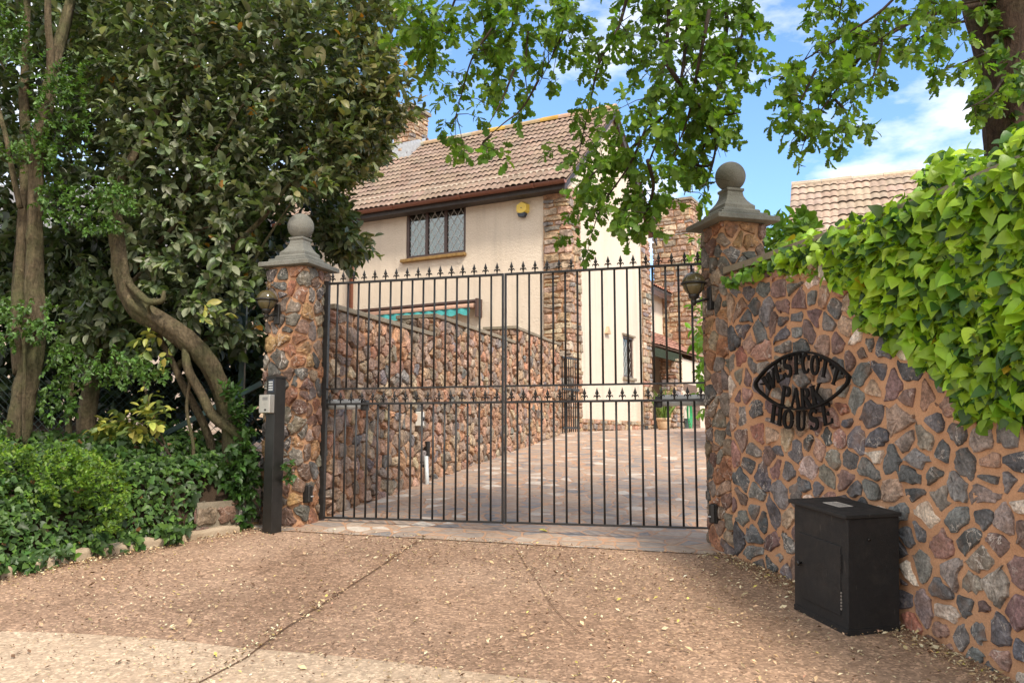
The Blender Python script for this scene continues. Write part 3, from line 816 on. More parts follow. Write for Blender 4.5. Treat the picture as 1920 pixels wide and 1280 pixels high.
mb = MB(); mb.box(B(-0.012, -0.022, H_ - 0.008), e1 * (W1 + 0.04), e2 * (W2 + 0.03), gn * 0.02); lid = bev(mb.build('lid', M['boxblack'], pbx), 0.004)
mb = MB(); mb.box(B(W1 * 0.42, W2 * 0.3, H_ + 0.0125), e1 * 0.14, e2 * 0.085, gn * 0.002); lbl = mb.build('label_plate', plain('pale_label', (0.50, 0.46, 0.42), 0.6, 0.3, var=0.1), lid)
mb = MB()
for i in range(4): mb.box(B(W1 * 0.42 + 0.014, W2 * 0.3 + 0.014 + i * 0.016, H_ + 0.0146), e1 * (0.11 - 0.02 * (i % 2)), e2 * 0.005, gn * 0.001)
mb.build('lines_of_print', plain('faded_print', (0.22, 0.2, 0.19), 0.7, 0.2), lbl)
mb = MB(); mb.box(B(0.055, -0.006, 0.085), e1 * (W1 - 0.105), e2 * 0.008, gn * 0.345); door = bev(mb.build('door', M['boxblack'], pbx), 0.002)
mb = MB(); mb.lathe(B(W1 - 0.075, -0.006, 0.27), [(0.006, 0), (0.006, 0.012), (0.013, 0.016), (0.013, 0.026), (0.004, 0.03)], 14, ax=-e2); mb.build('knob', M['black'], door, True)
for z in (0.115, 0.30):
    mb = MB()
    for i in range(6): mb.box(B(0.046, -0.0075, z + i * 0.016), e1 * 0.006, e2 * 0.006, gn * 0.010)
    mb.build('hinge', M['boxblack'] if z > 0.2 else plain('worn_hinge', (0.22, 0.20, 0.18), 0.5, 0.4), door)
mb = MB(); mb.lathe(B(-0.001, W2 * 0.40, 0.47), [(0.007, 0), (0.008, 0.004), (0.003, 0.008)], 10, ax=-e1); mb.build('screw_head', M['black'], pbx, True)
mb = MB(); mb.box(B(-0.004, 0.0, 0.0), e1 * 0.004, e2 * W2, gn * 0.03); mb.box(B(0.0, -0.004, 0.0), e1 * W1, e2 * 0.004, gn * 0.03); mb.build('base_trim', M['boxblack'], pbx)

# house sign ---------------------------------------------------
sd = wall_d(1508); s_dir = None
for i in range(len(wcurve) - 1):
    if wcurve[i][1] >= sd >= wcurve[i + 1][1]: s_dir = nz(wcurve[i + 1] - wcurve[i]); sp0 = wcurve[i]
sn = V3(-s_dir[1] * -1, s_dir[0] * -1, 0); sn = V3(s_dir[1], -s_dir[0], 0)
if sn[0] > 0: sn = -sn
sp = V3(sp0[0], sp0[1], 0) + sn * 0.05
def S(zx, zy): return PL(1400 + zx / 6.4, 630 + zy / 6.4, sp, sn)
sc0 = S(650, 640)
sign = thing('house_sign', 'black metal lens-shaped sign reading WESTCOTT PARK HOUSE on the stone wall', 'sign', sc0)
def ribbon(mb, pts2, wds, quad=None, depth=0.012):
    """stroke polygon in unit glyph space -> sign plane"""
    pts2 = np.array(pts2, float); n = len(pts2)
    T = nz(np.gradient(pts2, axis=0)) if n > 2 else nz(np.array([pts2[1] - pts2[0]] * 2))
    Nn = np.stack([-T[:, 1], T[:, 0]], 1)
    L_ = pts2 + Nn * np.array(wds)[:, None] / 2; R_ = pts2 - Nn * np.array(wds)[:, None] / 2
    def mp(q):
        if quad is None: return S(*q)
        (tl, tr, br, bl) = [np.array(x, float) for x in quad]; x, y = q
        top = tl + (tr - tl) * x; bot = bl + (br - bl) * x
        return S(*(bot + (top - bot) * y))
    A = [mp(q) for q in L_]; Bq = [mp(q) for q in R_]
    for i in range(n - 1): mb.prism([A[i], A[i + 1], Bq[i + 1], Bq[i]], sn * depth)
tk, th = 0.26, 0.11
def arc(cx, cy, rx, ry, a0, a1, n=12): return [(cx + rx * math.cos(math.radians(a)), cy + ry * math.sin(math.radians(a))) for a in np.linspace(a0, a1, n)]
def ser(x, y, w_=0.34): return ([(x - w_ / 2, y), (x + w_ / 2, y)], [0.05, 0.05])
def ring_w(n, ph=0): return [th + (tk - th) * abs(math.cos(a + ph)) ** 1.5 for a in np.linspace(0, 2 * math.pi, n)]
GL = {
 'W': [([(0.05, 0.97), (0.3, 0.03)], [tk, tk * 0.8]), ([(0.3, 0.03), (0.5, 0.75)], [th, th]), ([(0.42, 0.97), (0.68, 0.03)], [tk, tk * 0.8]), ([(0.68, 0.03), (0.93, 0.97)], [th, th]), ser(0.06, 0.97, 0.3), ser(0.46, 0.97, 0.26), ser(0.92, 0.97, 0.22)],
 'E': [([(0.25, 0.0), (0.25, 1.0)], [tk, tk]), ([(0.1, 0.965), (0.88, 0.965)], [0.07, 0.07]), ([(0.1, 0.035), (0.92, 0.035)], [0.07, 0.07]), ([(0.25, 0.52), (0.68, 0.52)], [0.06, 0.06]), ([(0.84, 0.99), (0.88, 0.78)], [0.16, 0.05]), ([(0.88, 0.01), (0.95, 0.25)], [0.16, 0.05]), ([(0.66, 0.42), (0.66, 0.62)], [0.1, 0.1])],
 'S': [(arc(0.5, 0.74, 0.33, 0.23, 25, 250, 12) + arc(0.5, 0.26, 0.35, 0.24, 75, -155, 12)[1:], [th + 0.02] * 2 + [0.13, 0.16, 0.2, 0.24, 0.26, 0.27, 0.28, 0.28, 0.28, 0.28] + [0.28, 0.28, 0.27, 0.26, 0.24, 0.2, 0.16, 0.13, 0.12, 0.11, 0.11]), ([(0.82, 0.98), (0.8, 0.76)], [0.1, 0.06]), ([(0.16, 0.02), (0.16, 0.26)], [0.1, 0.06])],
 'T': [([(0.5, 0.0), (0.5, 1.0)], [tk, tk]), ([(0.02, 0.965), (0.98, 0.965)], [0.07, 0.07]), ([(0.05, 0.99), (0.03, 0.76)], [0.16, 0.05]), ([(0.95, 0.99), (0.97, 0.76)], [0.16, 0.05]), ser(0.5, 0.03, 0.5)],
 'C': [(arc(0.52, 0.5, 0.38, 0.46, 35, 325, 18), [th + (tk - th) * max(0, -math.cos(math.radians(a))) ** 0.8 for a in np.linspace(35, 325, 18)]), ([(0.88, 0.96), (0.86, 0.68)], [0.12, 0.06])],
 'O': [(arc(0.5, 0.5, 0.37, 0.46, 0, 360, 25), ring_w(25))],
 'P': [([(0.25, 0), (0.25, 1)], [tk, tk]), (arc(0.4, 0.73, 0.42, 0.235, 90, -90, 10), [0.06, 0.1, 0.18, 0.24, 0.26, 0.26, 0.24, 0.18, 0.1, 0.06]), ([(0.1, 0.965), (0.42, 0.965)], [0.06, 0.06]), ([(0.3, 0.495), (0.42, 0.495)], [0.06, 0.06]), ser(0.25, 0.03, 0.5)],
 'A': [([(0.5, 1.0), (0.12, 0.0)], [th, th]), ([(0.48, 1.0), (0.86, 0.0)], [tk * 0.8, tk]), ([(0.25, 0.32), (0.72, 0.32)], [0.06, 0.06]), ser(0.1, 0.03, 0.34), ser(0.86, 0.03, 0.4)],
 'R': [([(0.22, 0), (0.22, 1)], [tk, tk]), (arc(0.38, 0.75, 0.4, 0.215, 90, -90, 10), [0.06, 0.1, 0.18, 0.24, 0.26, 0.26, 0.24, 0.18, 0.1, 0.06]), ([(0.08, 0.965), (0.4, 0.965)], [0.06, 0.06]), ([(0.45, 0.53), (0.88, 0.0)], [tk * 0.8, tk]), ser(0.22, 0.03, 0.42), ser(0.9, 0.03, 0.25)],
 'K': [([(0.22, 0), (0.22, 1)], [tk, tk]), ([(0.28, 0.42), (0.85, 0.97)], [th, th]), ([(0.42, 0.55), (0.86, 0.0)], [tk * 0.8, tk]), ser(0.22, 0.03, 0.42), ser(0.22, 0.97, 0.42), ser(0.86, 0.97, 0.34), ser(0.88, 0.03, 0.3)],
 'H': [([(0.2, 0), (0.2, 1)], [tk, tk]), ([(0.8, 0), (0.8, 1)], [tk, tk]), ([(0.2, 0.5), (0.8, 0.5)], [0.06, 0.06]), ser(0.2, 0.03, 0.42), ser(0.2, 0.97, 0.42), ser(0.8, 0.03, 0.42), ser(0.8, 0.97, 0.42)],
 'U': [([(0.2, 1), (0.2, 0.3)] , [tk, tk]), (arc(0.48, 0.3, 0.29, 0.26, 180, 360, 10), [tk, tk, 0.22, 0.18, 0.14, 0.12, 0.11, th, th, th]), ([(0.77, 0.3), (0.77, 1)], [th, th]), ser(0.2, 0.97, 0.42), ser(0.77, 0.97, 0.34)],
}
LET = [('W', (200, 500), (335, 375), (380, 600), (258, 665)), ('E', (328, 352), (425, 275), (470, 505), (372, 570)), ('S', (440, 270), (535, 225), (560, 475), (462, 500)), ('T', (540, 232), (660, 205), (655, 452), (560, 468)), ('C', (665, 215), (770, 215), (770, 448), (676, 448)), ('O', (782, 222), (888, 238), (876, 474), (774, 458)), ('T', (896, 248), (1028, 312), (972, 506), (888, 480)), ('T', (1042, 338), (1170, 420), (1086, 600), (1008, 560)),
       ('P', (438, 588), (550, 612), (520, 852), (408, 822)), ('A', (548, 622), (655, 625), (652, 868), (534, 856)), ('R', (650, 622), (765, 618), (795, 850), (660, 866)), ('K', (768, 606), (900, 556), (945, 790), (800, 838)),
       ('H', (318, 815), (445, 860), (425, 1078), (292, 1028)), ('O', (448, 872), (580, 892), (566, 1122), (440, 1100)), ('U', (604, 892), (735, 892), (728, 1136), (602, 1132)), ('S', (752, 892), (860, 868), (880, 1108), (770, 1132)), ('E', (898, 838), (1010, 790), (1050, 1040), (930, 1085))]
mb = MB()
for ch, *quad in LET:
    for pts, wds in GL[ch]: ribbon(mb, pts, wds, quad)
mb.build('lettering', M['signblack'], sign)
up = [(125, 560), (180, 480), (270, 385), (380, 300), (500, 235), (600, 202), (700, 190), (800, 200), (920, 238), (1040, 300), (1150, 385), (1245, 480)]
lo = [(1245, 480), (1235, 545), (1160, 640), (1050, 735), (930, 810), (800, 858), (650, 878), (500, 860), (380, 815), (270, 745), (180, 668), (128, 600), (125, 560)]
mb = MB(); loop_ = np.concatenate([smooth2(up, 40), smooth2(lo, 44)[1:]]); ribbon(mb, loop_, [22] * len(loop_), None, 0.022); mb.build('frame', M['signblack'], sign)
mb = MB()
for zx, zy in ((170, 575), (1195, 490), (650, 870), (700, 200)):
    q = S(zx, zy); mb.tube([q - sn * 0.06, q + sn * 0.004], 0.006, 8)
mb.build('fixing_pin', M['signblack'], sign)

# ---------------------------------------------------------------- retaining wall behind the gate
RA = V3(-1.585, 7.38); RD = nz(V3(0.316, 0.949)); RN = V3(RD[1], -RD[0])
rw = thing('retaining_wall', 'stepped rubble stone wall with flat coping running up the driveway behind the gate', 'wall', (RA[0], RA[1], gz(RA[1])))
for i, (t0, t1, top) in enumerate(((0.0, 2.24, E + 1.115), (2.25, 5.09, E + 1.335), (5.10, 7.55, E + 1.555))):
    p0, p1 = RA + RD * t0, RA + RD * t1; tk_ = 0.42
    crn = [p0 - RN * tk_, p0, p1, p1 - RN * tk_]
    pth = Path(crn, False, 0.03, 1)
    s_ = core('wall_section', pth, gz(p0[1]) - 0.3, top, M['mortar'], rw, 0.07, 0.006)
    R = random.Random(40 + i)
    stones('stonework', rubble(pth.L, gz(p0[1]) - 0.2, top - 0.005, 0.115, 0.115, 0.012, R, 0.12, False, 0.44), path_map(pth), 0.034, PAL_RET, M['qstone'], s_, 50 + i, 2, 0.12, 0.7)
    mb = MB(); q = p0 - RD * 0.035 * (i > 0) + RN * 0.045
    mb.box(V3(*q, top + 0.002), V3(*RD, 0) * (t1 - t0 + 0.035 * (i > 0) - 0.04 * (i < 2)), V3(*-RN, 0) * (tk_ + 0.09), Z3 * 0.045); bev(mb.build('coping', M['coping'], rw), 0.006)
def RW(px, py): return PL(px, py, V3(*RA, 0), V3(*RN, 0))
rn3 = V3(*RN, 0); rd3 = V3(*RD, 0)
q = RW(779, 785) + rn3 * 0.05
so_ = thing('outdoor_socket', 'white switch box fixed to the driveway wall behind the gate', 'switch box', q)
mb = MB(); mb.cbox(q, rd3 * 0.085, rn3 * 0.07, Z3 * 0.15); bev(mb.build('box', M['white'], so_), 0.008, 3)
mb = MB(); mb.lathe(q + rn3 * 0.035 + rd3 * 0.01, [(0.022, 0), (0.02, 0.012), (0.006, 0.016)], 14, ax=rn3); mb.build('switch_knob', M['black'], so_, True)
q0 = RW(785, 925) + rn3 * 0.10; q1 = RW(791, 855) + rn3 * 0.05
gp = thing('leaning_pole', 'short grey pole with black cap leaning against the driveway wall', 'pole', q0)
mb = MB(); mb.tube([q0, q1], 0.022, 12); mb.build('tube', M['greypaint'], gp, True)
mb = MB(); mb.tube([q1 + rd3 * 0.03, q1 + rd3 * 0.03 + Z3 * 0.16], 0.03, 10); mb.build('catch', M['black'], gp)
mb = MB(); mb.cbox(q0 + Z3 * 0.005, rd3 * 0.12, rn3 * 0.09, Z3 * 0.02); mb.build('foot', M['black'], gp)

# ---------------------------------------------------------------- house
HC = V3(1.04, 15.5, 1.38); hf = V3(-0.8808, 0.4735, 0); hs = V3(0.4735, 0.8808, 0)
def H(a, b, z): return V3(*(HC + hf * a + hs * b)[:2], z)
def HF(px, py, off=0.0):   # on front plane -> (a, z)
    q = PL(px, py, HC - hs * off, hs); d = q - HC; return np.dot(d, hf), q[2]
def HG(px, py):            # on gable plane -> (b, z)
    q = PL(px, py, HC, hf); d = q - HC; return np.dot(d, hs), q[2]
ZE = E + 4.66; RB = 2.25; ZR = E + 6.93; HL = 10.5; HB = 4.5
house = thing('house', 'cream roughcast house with brown pantile roof and stone corners behind the gate', 'house', HC)
def wall_holes(mb, fr, a0, a1, z0, z1, holes, depth, inward):
    As = sorted({a0, a1, *[h for q in holes for h in q[:2]]}); Zs = sorted({z0, z1, *[h for q in holes for h in q[2:]]})
    for i in range(len(As) - 1):
        for j in range(len(Zs) - 1):
            am, zm = (As[i] + As[i + 1]) / 2, (Zs[j] + Zs[j + 1]) / 2
            if any(q[0] < am < q[1] and q[2] < zm < q[3] for q in holes): continue
            mb.add([fr(As[i], Zs[j]), fr(As[i + 1], Zs[j]), fr(As[i + 1], Zs[j + 1]), fr(As[i], Zs[j + 1])], [(0, 1, 2, 3)])
    for (p, q, r_, s) in holes:
        c = [fr(p, r_), fr(q, r_), fr(q, s), fr(p, s)]
        for i in range(4): mb.add([c[i], c[(i + 1) % 4], c[(i + 1) % 4] + inward * depth, c[i] + inward * depth], [(0, 1, 2, 3)])
a_r, z_b = HF(873, 474); a_l, z_b2 = HF(761, 486); _, z_t = HF(873, 376); _, z_t2 = HF(761, 396)
zwb, zwt = (z_b + z_b2) / 2, min(ZE - 0.03, (z_t + z_t2) / 2)
mb = MB(); wall_holes(mb, lambda a, z: H(a, 0, z), 0, HL, HC[2] - 0.3, ZE + 0.4, [(a_r, a_l, zwb, zwt)], 0.14, hs)
mb.add([H(HL, 0, 1.1), H(HL, HB, 1.1), H(HL, HB, ZE), H(HL, RB, ZR - 0.1), H(HL, 0, ZE)], [(0, 1, 2, 3, 4)])
mb.add([H(0, HB, 1.1), H(HL, HB, 1.1), H(HL, HB, ZE), H(0, HB, ZE)], [(0, 1, 2, 3)])
mb.build('front_wall', M['render'], house)
bl, zl = HG(1168, 628); br_, _ = HG(1187, 632); _, zlo = HG(1168, 706)
mb = MB(); wall_holes(mb, lambda b, z: H(0, b, z), 0, HB, HC[2] - 0.3, ZE, [(bl, br_, zlo, zl)], 0.12, hf)
mb.add([H(0, 0, ZE), H(0, HB, ZE), H(0, RB, ZR - 0.08)], [(0, 1, 2)])
mb.build('gable_wall', M['render'], house)
def diamonds(mb, fr, a0, a1, z0, z1, da, dz, w_=0.011):
    n_ = hs
    k = dz / da
    def seg(c, sgn):
        pts = []
        for a in np.linspace(a0, a1, 2): pts.append((a, c + sgn * k * (a - a0)))
        (x0, y0), (x1, y1) = pts
        def cl(t): return x0 + (x1 - x0) * t, y0 + (y1 - y0) * t
        ts = sorted([(z0 - y0) / (y1 - y0), (z1 - y0) / (y1 - y0)]); t0, t1 = max(0, ts[0]), min(1, ts[1])
        if t1 - t0 < 0.02: return
        p, q = cl(t0), cl(t1); A, Bq = fr(*p), fr(*q); d = nz(Bq - A); m_ = nz(np.cross(d, fr.nn)) * w_ / 2
        mb.prism([A - m_, A + m_, Bq + m_, Bq - m_], fr.nn * 0.004)
    H_ = k * (a1 - a0); c = z0 - H_ - dz
    c0 = z0 - math.ceil(H_ / dz) * dz
    x = c0
    while x < z1: seg(x, 1); x += dz
    x = z0
    while x < z1 + H_ + dz: seg(x, -1); x += dz
def window(parent, frf, nn, a0, a1, z0, z1, nlight, mat, set_=0.09, fw=0.05, dia=(0.155, 0.23), name='window'):
    fr = lambda a, z: frf(a, z) - nn * set_
    fr2 = lambda a, z: frf(a, z) - nn * (set_ - 0.012)
    fr2.nn = nn if False else nn
    mb = MB(); A = nz(frf(a1, z0) - frf(a0, z0))
    def bar(p0, p1, q0, q1, out): mb.box(frf(p0, q0) - nn * (set_ + 0.02), A * (p1 - p0), nn * (0.05 + out), Z3 * (q1 - q0))
    bar(a0, a1, z0, z0 + fw, 0.012); bar(a0, a1, z1 - fw, z1, 0.012); bar(a0, a0 + fw, z0 + fw, z1 - fw, 0.01); bar(a1 - fw, a1, z0 + fw, z1 - fw, 0.01)
    W_ = (a1 - a0 - fw) / nlight
    for i in range(1, nlight): bar(a0 + fw / 2 + W_ * i - fw * 0.55, a0 + fw / 2 + W_ * i + fw * 0.55, z0 + fw, z1 - fw, 0.008)
    f_ = bev(mb.build(name, mat, parent), 0.004)
    for i in range(nlight):
        x0 = a0 + fw / 2 + W_ * i + fw / 2; x1 = x0 + W_ - fw
        mb = MB(); mb.box(fr(x0, z0 + fw), A * (x1 - x0), nn * 0.006, Z3 * (z1 - z0 - 2 * fw)); mb.build('pane', M['glass'], f_)
        if dia:
            mb = MB(); fq = lambda a, z: frf(a, z) - nn * (set_ - 0.007)
            class Q: pass
            def fn(a, z): return fq(a, z)
            fn.nn = nn
            diamonds(mb, fn, x0, x1, z0 + fw, z1 - fw, dia[0], dia[1]); mb.build('lead_lattice', M['lead'], f_)
    return f_
nf = -hs; ng = -hf
wn = window(house, lambda a, z: H(a, 0, z), nf, a_r, a_l, zwb, zwt, 3, M['brownframe'], 0.06, 0.062, (0.165, 0.24))
mb = MB(); mb.box(H(a_r - 0.02, -0.08, zwb - 0.07), hf * (a_l - a_r + 0.12), hs * 0.2, Z3 * 0.068); bev(mb.build('sill', M['sill'], wn), 0.012)
mb = MB(); mb.box(H(a_r - 0.1, 0.9, zwb - 0.3), hf * (a_l - a_r + 0.2), hs * 0.03, Z3 * (zwt - zwb + 0.6)); mb.build('room_backdrop', M['room'], wn)
mb = MB(); N = 60; V = []
for i in range(N + 1):
    a = a_l - 0.03 - (a_l - a_r) * 0.36 * i / N
    q = H(a, 0.24 + 0.03 * math.sin(i * 0.75), 0); V += [V3(q[0], q[1], zwb), V3(q[0], q[1], zwt)]
mb.add(V, [(2 * i, 2 * i + 2, 2 * i + 3, 2 * i + 1) for i in range(N)]); mb.build('curtain', M['curtain'], wn, True)
wn2 = window(house, lambda b, z: H(0, b, z), ng, bl, br_, zlo, zl, 1, M['brownframe'], 0.06, 0.05, (0.15, 0.22))
mb = MB(); mb.box(H(-0.06, bl - 0.05, zlo - 0.06), hs * (br_ - bl + 0.1), hf * 0.14, Z3 * 0.058); bev(mb.build('sill', M['coping'], wn2), 0.006)
mb = MB(); mb.box(H(-0.04, bl - 0.06, zl + 0.005), hs * (br_ - bl + 0.12), hf * 0.05, Z3 * 0.035); mb.build('lintel', M['coping'], wn2)
mb = MB(); mb.box(H(0.6, bl - 0.3, zlo - 0.2), hs * 1.2, hf * 0.03, Z3 * 1.6); mb.build('room_backdrop', M['room'], wn2)
bv, zv = HG(1137, 620)
mb = MB(); o_ = H(0, bv, zv); mb.prism([o_ + hs * 0.11 - Z3 * 0.06, o_ - hs * 0.11 - Z3 * 0.06, o_ + Z3 * 0.09], ng * 0.06); mb.build('vent_cowl', M['terracotta'], house)
# quoins (corner stone strips)
def quoin(pts, z0, z1, seed, parent=house, name='quoin', pal=PAL_HOUSE, hh=0.03, gap=0.02, wrap=False, sizes=(0.09, 0.19, 0.16, 0.42), side=1):
    pth = Path(pts, wrap, 0.02, side)
    R = random.Random(seed)
    c_ = core(name, pth, z0, z1, M['qmortar'], parent, 0.15, 0.004)
    stones('stonework', coursed(pth.L, z0, z1 - 0.005, *sizes, gap, R, wrap), path_map(pth), hh, pal, M['qstone'], c_, seed, 1, 0.10, 0.3)
    return c_
fq = lambda a, b: H(a, b, 0)[:2]
e_ = 0.02
quoin([fq(0.50, -e_), fq(-e_, -e_), fq(-e_, 0.52)], HC[2] - 0.25, ZE + 0.02, 61)
quoin([fq(-e_, HB - 0.55), fq(-e_, HB + e_), fq(0.4, HB + e_)], HC[2] - 0.25, ZE - 0.15, 62)
quoin([fq(-0.014, 0.53), fq(-0.014, HB - 0.56)], HC[2] - 0.25, HG(1140, 787)[1], 63, name='plinth')
# roof -----------------------------------------------------------
def tile_roof(name, R0, A, U, N, L, S_, gauge, roll, mat, parent, pal, seed, amp=0.034, step=0.03):
    R = random.Random(seed); rows = int(math.ceil(S_ / gauge)); per = 6; n = int(L / roll * per)
    xs_ = np.linspace(0, L, n + 1); ph = xs_ / roll
    prof = amp * (np.abs(np.sin(math.pi * ph)) ** 0.8)
    V = []; Fs = []; Cl = []
    for i in range(rows):
        u0 = i * gauge; u1 = min(S_, (i + 1) * gauge + 0.09)
        sh = 0
        base = R0 + A * xs_[:, None]
        jit = np.array([R.gauss(0, 0.004) for _ in range(int(L / (roll * 2)) + 2)])
        jt = jit[(xs_ / (roll * 2)).astype(int)]
        b = len(V)
        lows = base + U * (u0 + jt)[:, None] + N * (prof * 0.2)[:, None]
        edge_ = base + U * (u0 + jt)[:, None] + N * (prof + step + jt)[:, None]
        topp = base + U * u1 + N * (prof)[:, None]
        V += list(lows) + list(edge_) + list(edge_) + list(topp); m = n + 1
        for k in range(n):
            Fs.append((b + 2 * m + k, b + 2 * m + k + 1, b + 3 * m + k + 1, b + 3 * m + k))
        tc_ = [tuple(x * 0.55 + y * 0.45 for x, y in zip(pick(pal, R), pal[0][0])) for _ in range(int(L / (roll * 2)) + 2)]
        cl = [tc_[int(x / (roll * 2))] for x in xs_]
        Cl += cl * 4
    return mesh_obj(name, V, Fs, mat, parent, True, np.array(Cl))
PAL_T = [((0.245, 0.175, 0.132), 40), ((0.23, 0.168, 0.13), 30), ((0.26, 0.19, 0.145), 20), ((0.215, 0.162, 0.13), 10)]
PAL_T2 = [((0.36, 0.27, 0.205), 40), ((0.325, 0.25, 0.195), 30), ((0.39, 0.30, 0.235), 20)]
PAL_RD = [((0.40, 0.30, 0.18), 40), ((0.36, 0.26, 0.17), 25), ((0.48, 0.30, 0.07), 22), ((0.40, 0.33, 0.26), 20)]
ov = 0.34; ze = ZR - (RB + ov) * 0.868
r0 = H(-0.13, -ov, ze); rt = H(-0.13, RB, ZR); Uv = nz(rt - r0); Nv = nz(np.cross(hf, Uv)); 
if Nv[2] < 0: Nv = -Nv
SL = np.linalg.norm(rt - r0)
roof = tile_roof('roof', r0, hf, Uv, Nv, HL + 0.3, SL, 0.238, 0.128, M['tile'], house, PAL_T, 71)
mb = MB(); bk = H(-0.13, 2 * RB + ov, ze)
mb.add([rt, rt + hf * (HL + 0.3), bk + hf * (HL + 0.3), bk], [(0, 1, 2, 3)], (0.3, 0.2, 0.15))
mb.add([r0 - Nv * 0.03, r0 + hf * (HL + 0.3) - Nv * 0.03, rt + hf * (HL + 0.3) - Nv * 0.03, rt - Nv * 0.03], [(0, 1, 2, 3)], (0.2, 0.15, 0.12))
mb.build('rear_slope', M['ridge'], roof, usecol=True)
def ridge(parent, p0, A, L, seed, r=0.12, pal=PAL_RD):
    R = random.Random(seed); mb = MB(); x = 0
    side = nz(np.cross(A, Z3))
    while x < L:
        l_ = min(0.44, L - x); c = pick(pal, R); V = []
        for q in (0.004, l_):
            for a in np.linspace(-0.25, math.pi + 0.25, 9): V.append(p0 + A * (x + q) + side * r * math.cos(a) + Z3 * (r * 0.8 * math.sin(a) - 0.03 + R.gauss(0, 0.003)))
        mb.add(V, [(k, k + 1, 10 + k, 9 + k) for k in range(8)] + [tuple(range(9)), tuple(range(17, 8, -1))], c); x += l_
    return mb.build('ridge_tiles', M['ridge'], parent, usecol=True)
ridge(roof, rt + Z3 * 0.03, hf, HL + 0.3, 72)
# verge barge boards and gutter
mb = MB()
for p, q in ((r0, rt), (bk, rt)):
    d = nz(q - p); o_ = p - Z3 * 0.17 + hf * 0.06
    mb.prism([p + hf * 0.03 - Z3 * 0.03, q + hf * 0.03 - Z3 * 0.03, q + hf * 0.03 - Z3 * 0.2, p + hf * 0.03 - Z3 * 0.2], hf * 0.03)
mb.build('barge_board', M['fascia'], house)
mb = MB(); mb.box(H(-0.08, -ov + 0.04, ze - 0.15), hf * (HL + 0.2), hs * 0.03, Z3 * 0.125); mb.box(H(-0.08, -ov + 0.075, ze - 0.145), hf * (HL + 0.2), hs * (ov - 0.08), Z3 * 0.015); mb.build('fascia', M['fascia'], house)
mb = MB(); V = []
for q in (-0.12, HL + 0.2):
    for a in np.linspace(math.pi, 2 * math.pi, 9): V.append(H(q, -ov - 0.03 + 0.065 * math.cos(a), ze - 0.01 + 0.065 * math.sin(a)))
mb.add(V, [(k, k + 1, 10 + k, 9 + k) for k in range(8)] + [tuple(range(9)), tuple(range(17, 8, -1))])
for q in np.arange(0.5, HL, 1.6):
    V = []
    for qq in (q, q + 0.06):
        for a in np.linspace(math.pi, 2 * math.pi, 9): V.append(H(qq, -ov - 0.03 + 0.072 * math.cos(a), ze - 0.01 + 0.072 * math.sin(a)))
    mb.add(V, [(k, k + 1, 10 + k, 9 + k) for k in range(8)])
mb.build('gutter', M['redpipe'], house, True)
a_d, _ = HF(664, 540); mb = MB(); mb.tube([H(a_d, -ov, ze - 0.06), H(a_d, -0.1, ze - 0.35), H(a_d, -0.08, 1.3)], 0.045, 10); mb.build('downpipe', M['redpipe'], house, True)
# chimney on the ridge
q = PL(776, 268, H(0, RB, 0), hs); a_c = np.dot(q - HC, hf)
cs = 0.24
ch = quoin([fq(a_c + cs, RB - cs - 0.25), fq(a_c - cs, RB - cs - 0.25), fq(a_c - cs, RB + cs), fq(a_c + cs, RB + cs)], ZR - 0.7, ZR + 0.8, 64, name='chimney', wrap=True, sizes=(0.08, 0.14, 0.14, 0.3))
mb = MB(); mb.box(H(a_c - cs - 0.06, RB - cs - 0.31, ZR + 0.802), hf * (2 * cs + 0.12), hs * (2 * cs + 0.37), Z3 * 0.08); mb.build('chimney_cap', M['coping'], ch)
mb = MB(); mb.prism([H(a_c - cs - 0.035, RB - cs - 0.285, ZR - 0.5), H(a_c - cs - 0.035, RB + 0.1, ZR - 0.02), H(a_c - cs - 0.035, RB + 0.1, ZR + 0.22), H(a_c - cs - 0.035, RB - cs - 0.285, ZR - 0.05)], hf * (2 * cs + 0.07)); mb.build('flashing', M['flash'], ch)

# alarm box, awning --------------------------------------------------
a_, z_ = HF(982, 392); o_ = H(a_, 0, z_)
al = thing('alarm_box', 'yellow six-sided alarm box with dark base on the cream house wall', 'alarm box', o_)
mb = MB(); r_ = 0.145
hexa = lambda k, r_, off: [o_ + nf * off + hf * r_ * math.sin(math.radians(60 * i + k)) + Z3 * r_ * math.cos(math.radians(60 * i + k)) for i in range(6)]
A_, B_ = hexa(0, 0.145, 0.0), hexa(0, 0.115, 0.11)
mb.add(A_ + B_, [(i, (i + 1) % 6, 6 + (i + 1) % 6, 6 + i) for i in range(6)] + [(6, 7, 8, 9, 10, 11), (5, 4, 3, 2, 1, 0)]); mb.build('cover', M['yellow'], al)
mb = MB(); mb.prism([o_ + hf * 0.085 - Z3 * 0.10 + nf * 0.012, o_ - hf * 0.085 - Z3 * 0.10 + nf * 0.012, o_ - hf * 0.055 - Z3 * 0.17 + nf * 0.012, o_ + hf * 0.055 - Z3 * 0.17 + nf * 0.012], nf * 0.10); mb.build('strobe', M['darkblue'], al)
mb = MB(); mb.lathe(o_ + nf * 0.111, [(0.012, 0), (0.011, 0.004), (0.001, 0.005)], 12, ax=nf); mb.build('badge', M['darkblue'], al)
ar, zr1 = HF(903, 566); alft, zl1 = HF(640, 590)
zc = (zr1 + HF(700, 582)[1]) / 2
aw = thing('awning', 'rolled up awning with wavy teal valance on the cream house wall', 'awning', H((ar + alft) / 2, 0, zc))
mb = MB(); mb.box(H(ar, -0.16, zc - 0.02), hf * (alft - ar), hs * 0.158, Z3 * 0.05); mb.box(H(ar - 0.02, -0.2, zc - 0.32), hf * 0.05, hs * 0.198, Z3 * 0.36); bev(mb.build('cassette', M['brownframe'], aw), 0.008)
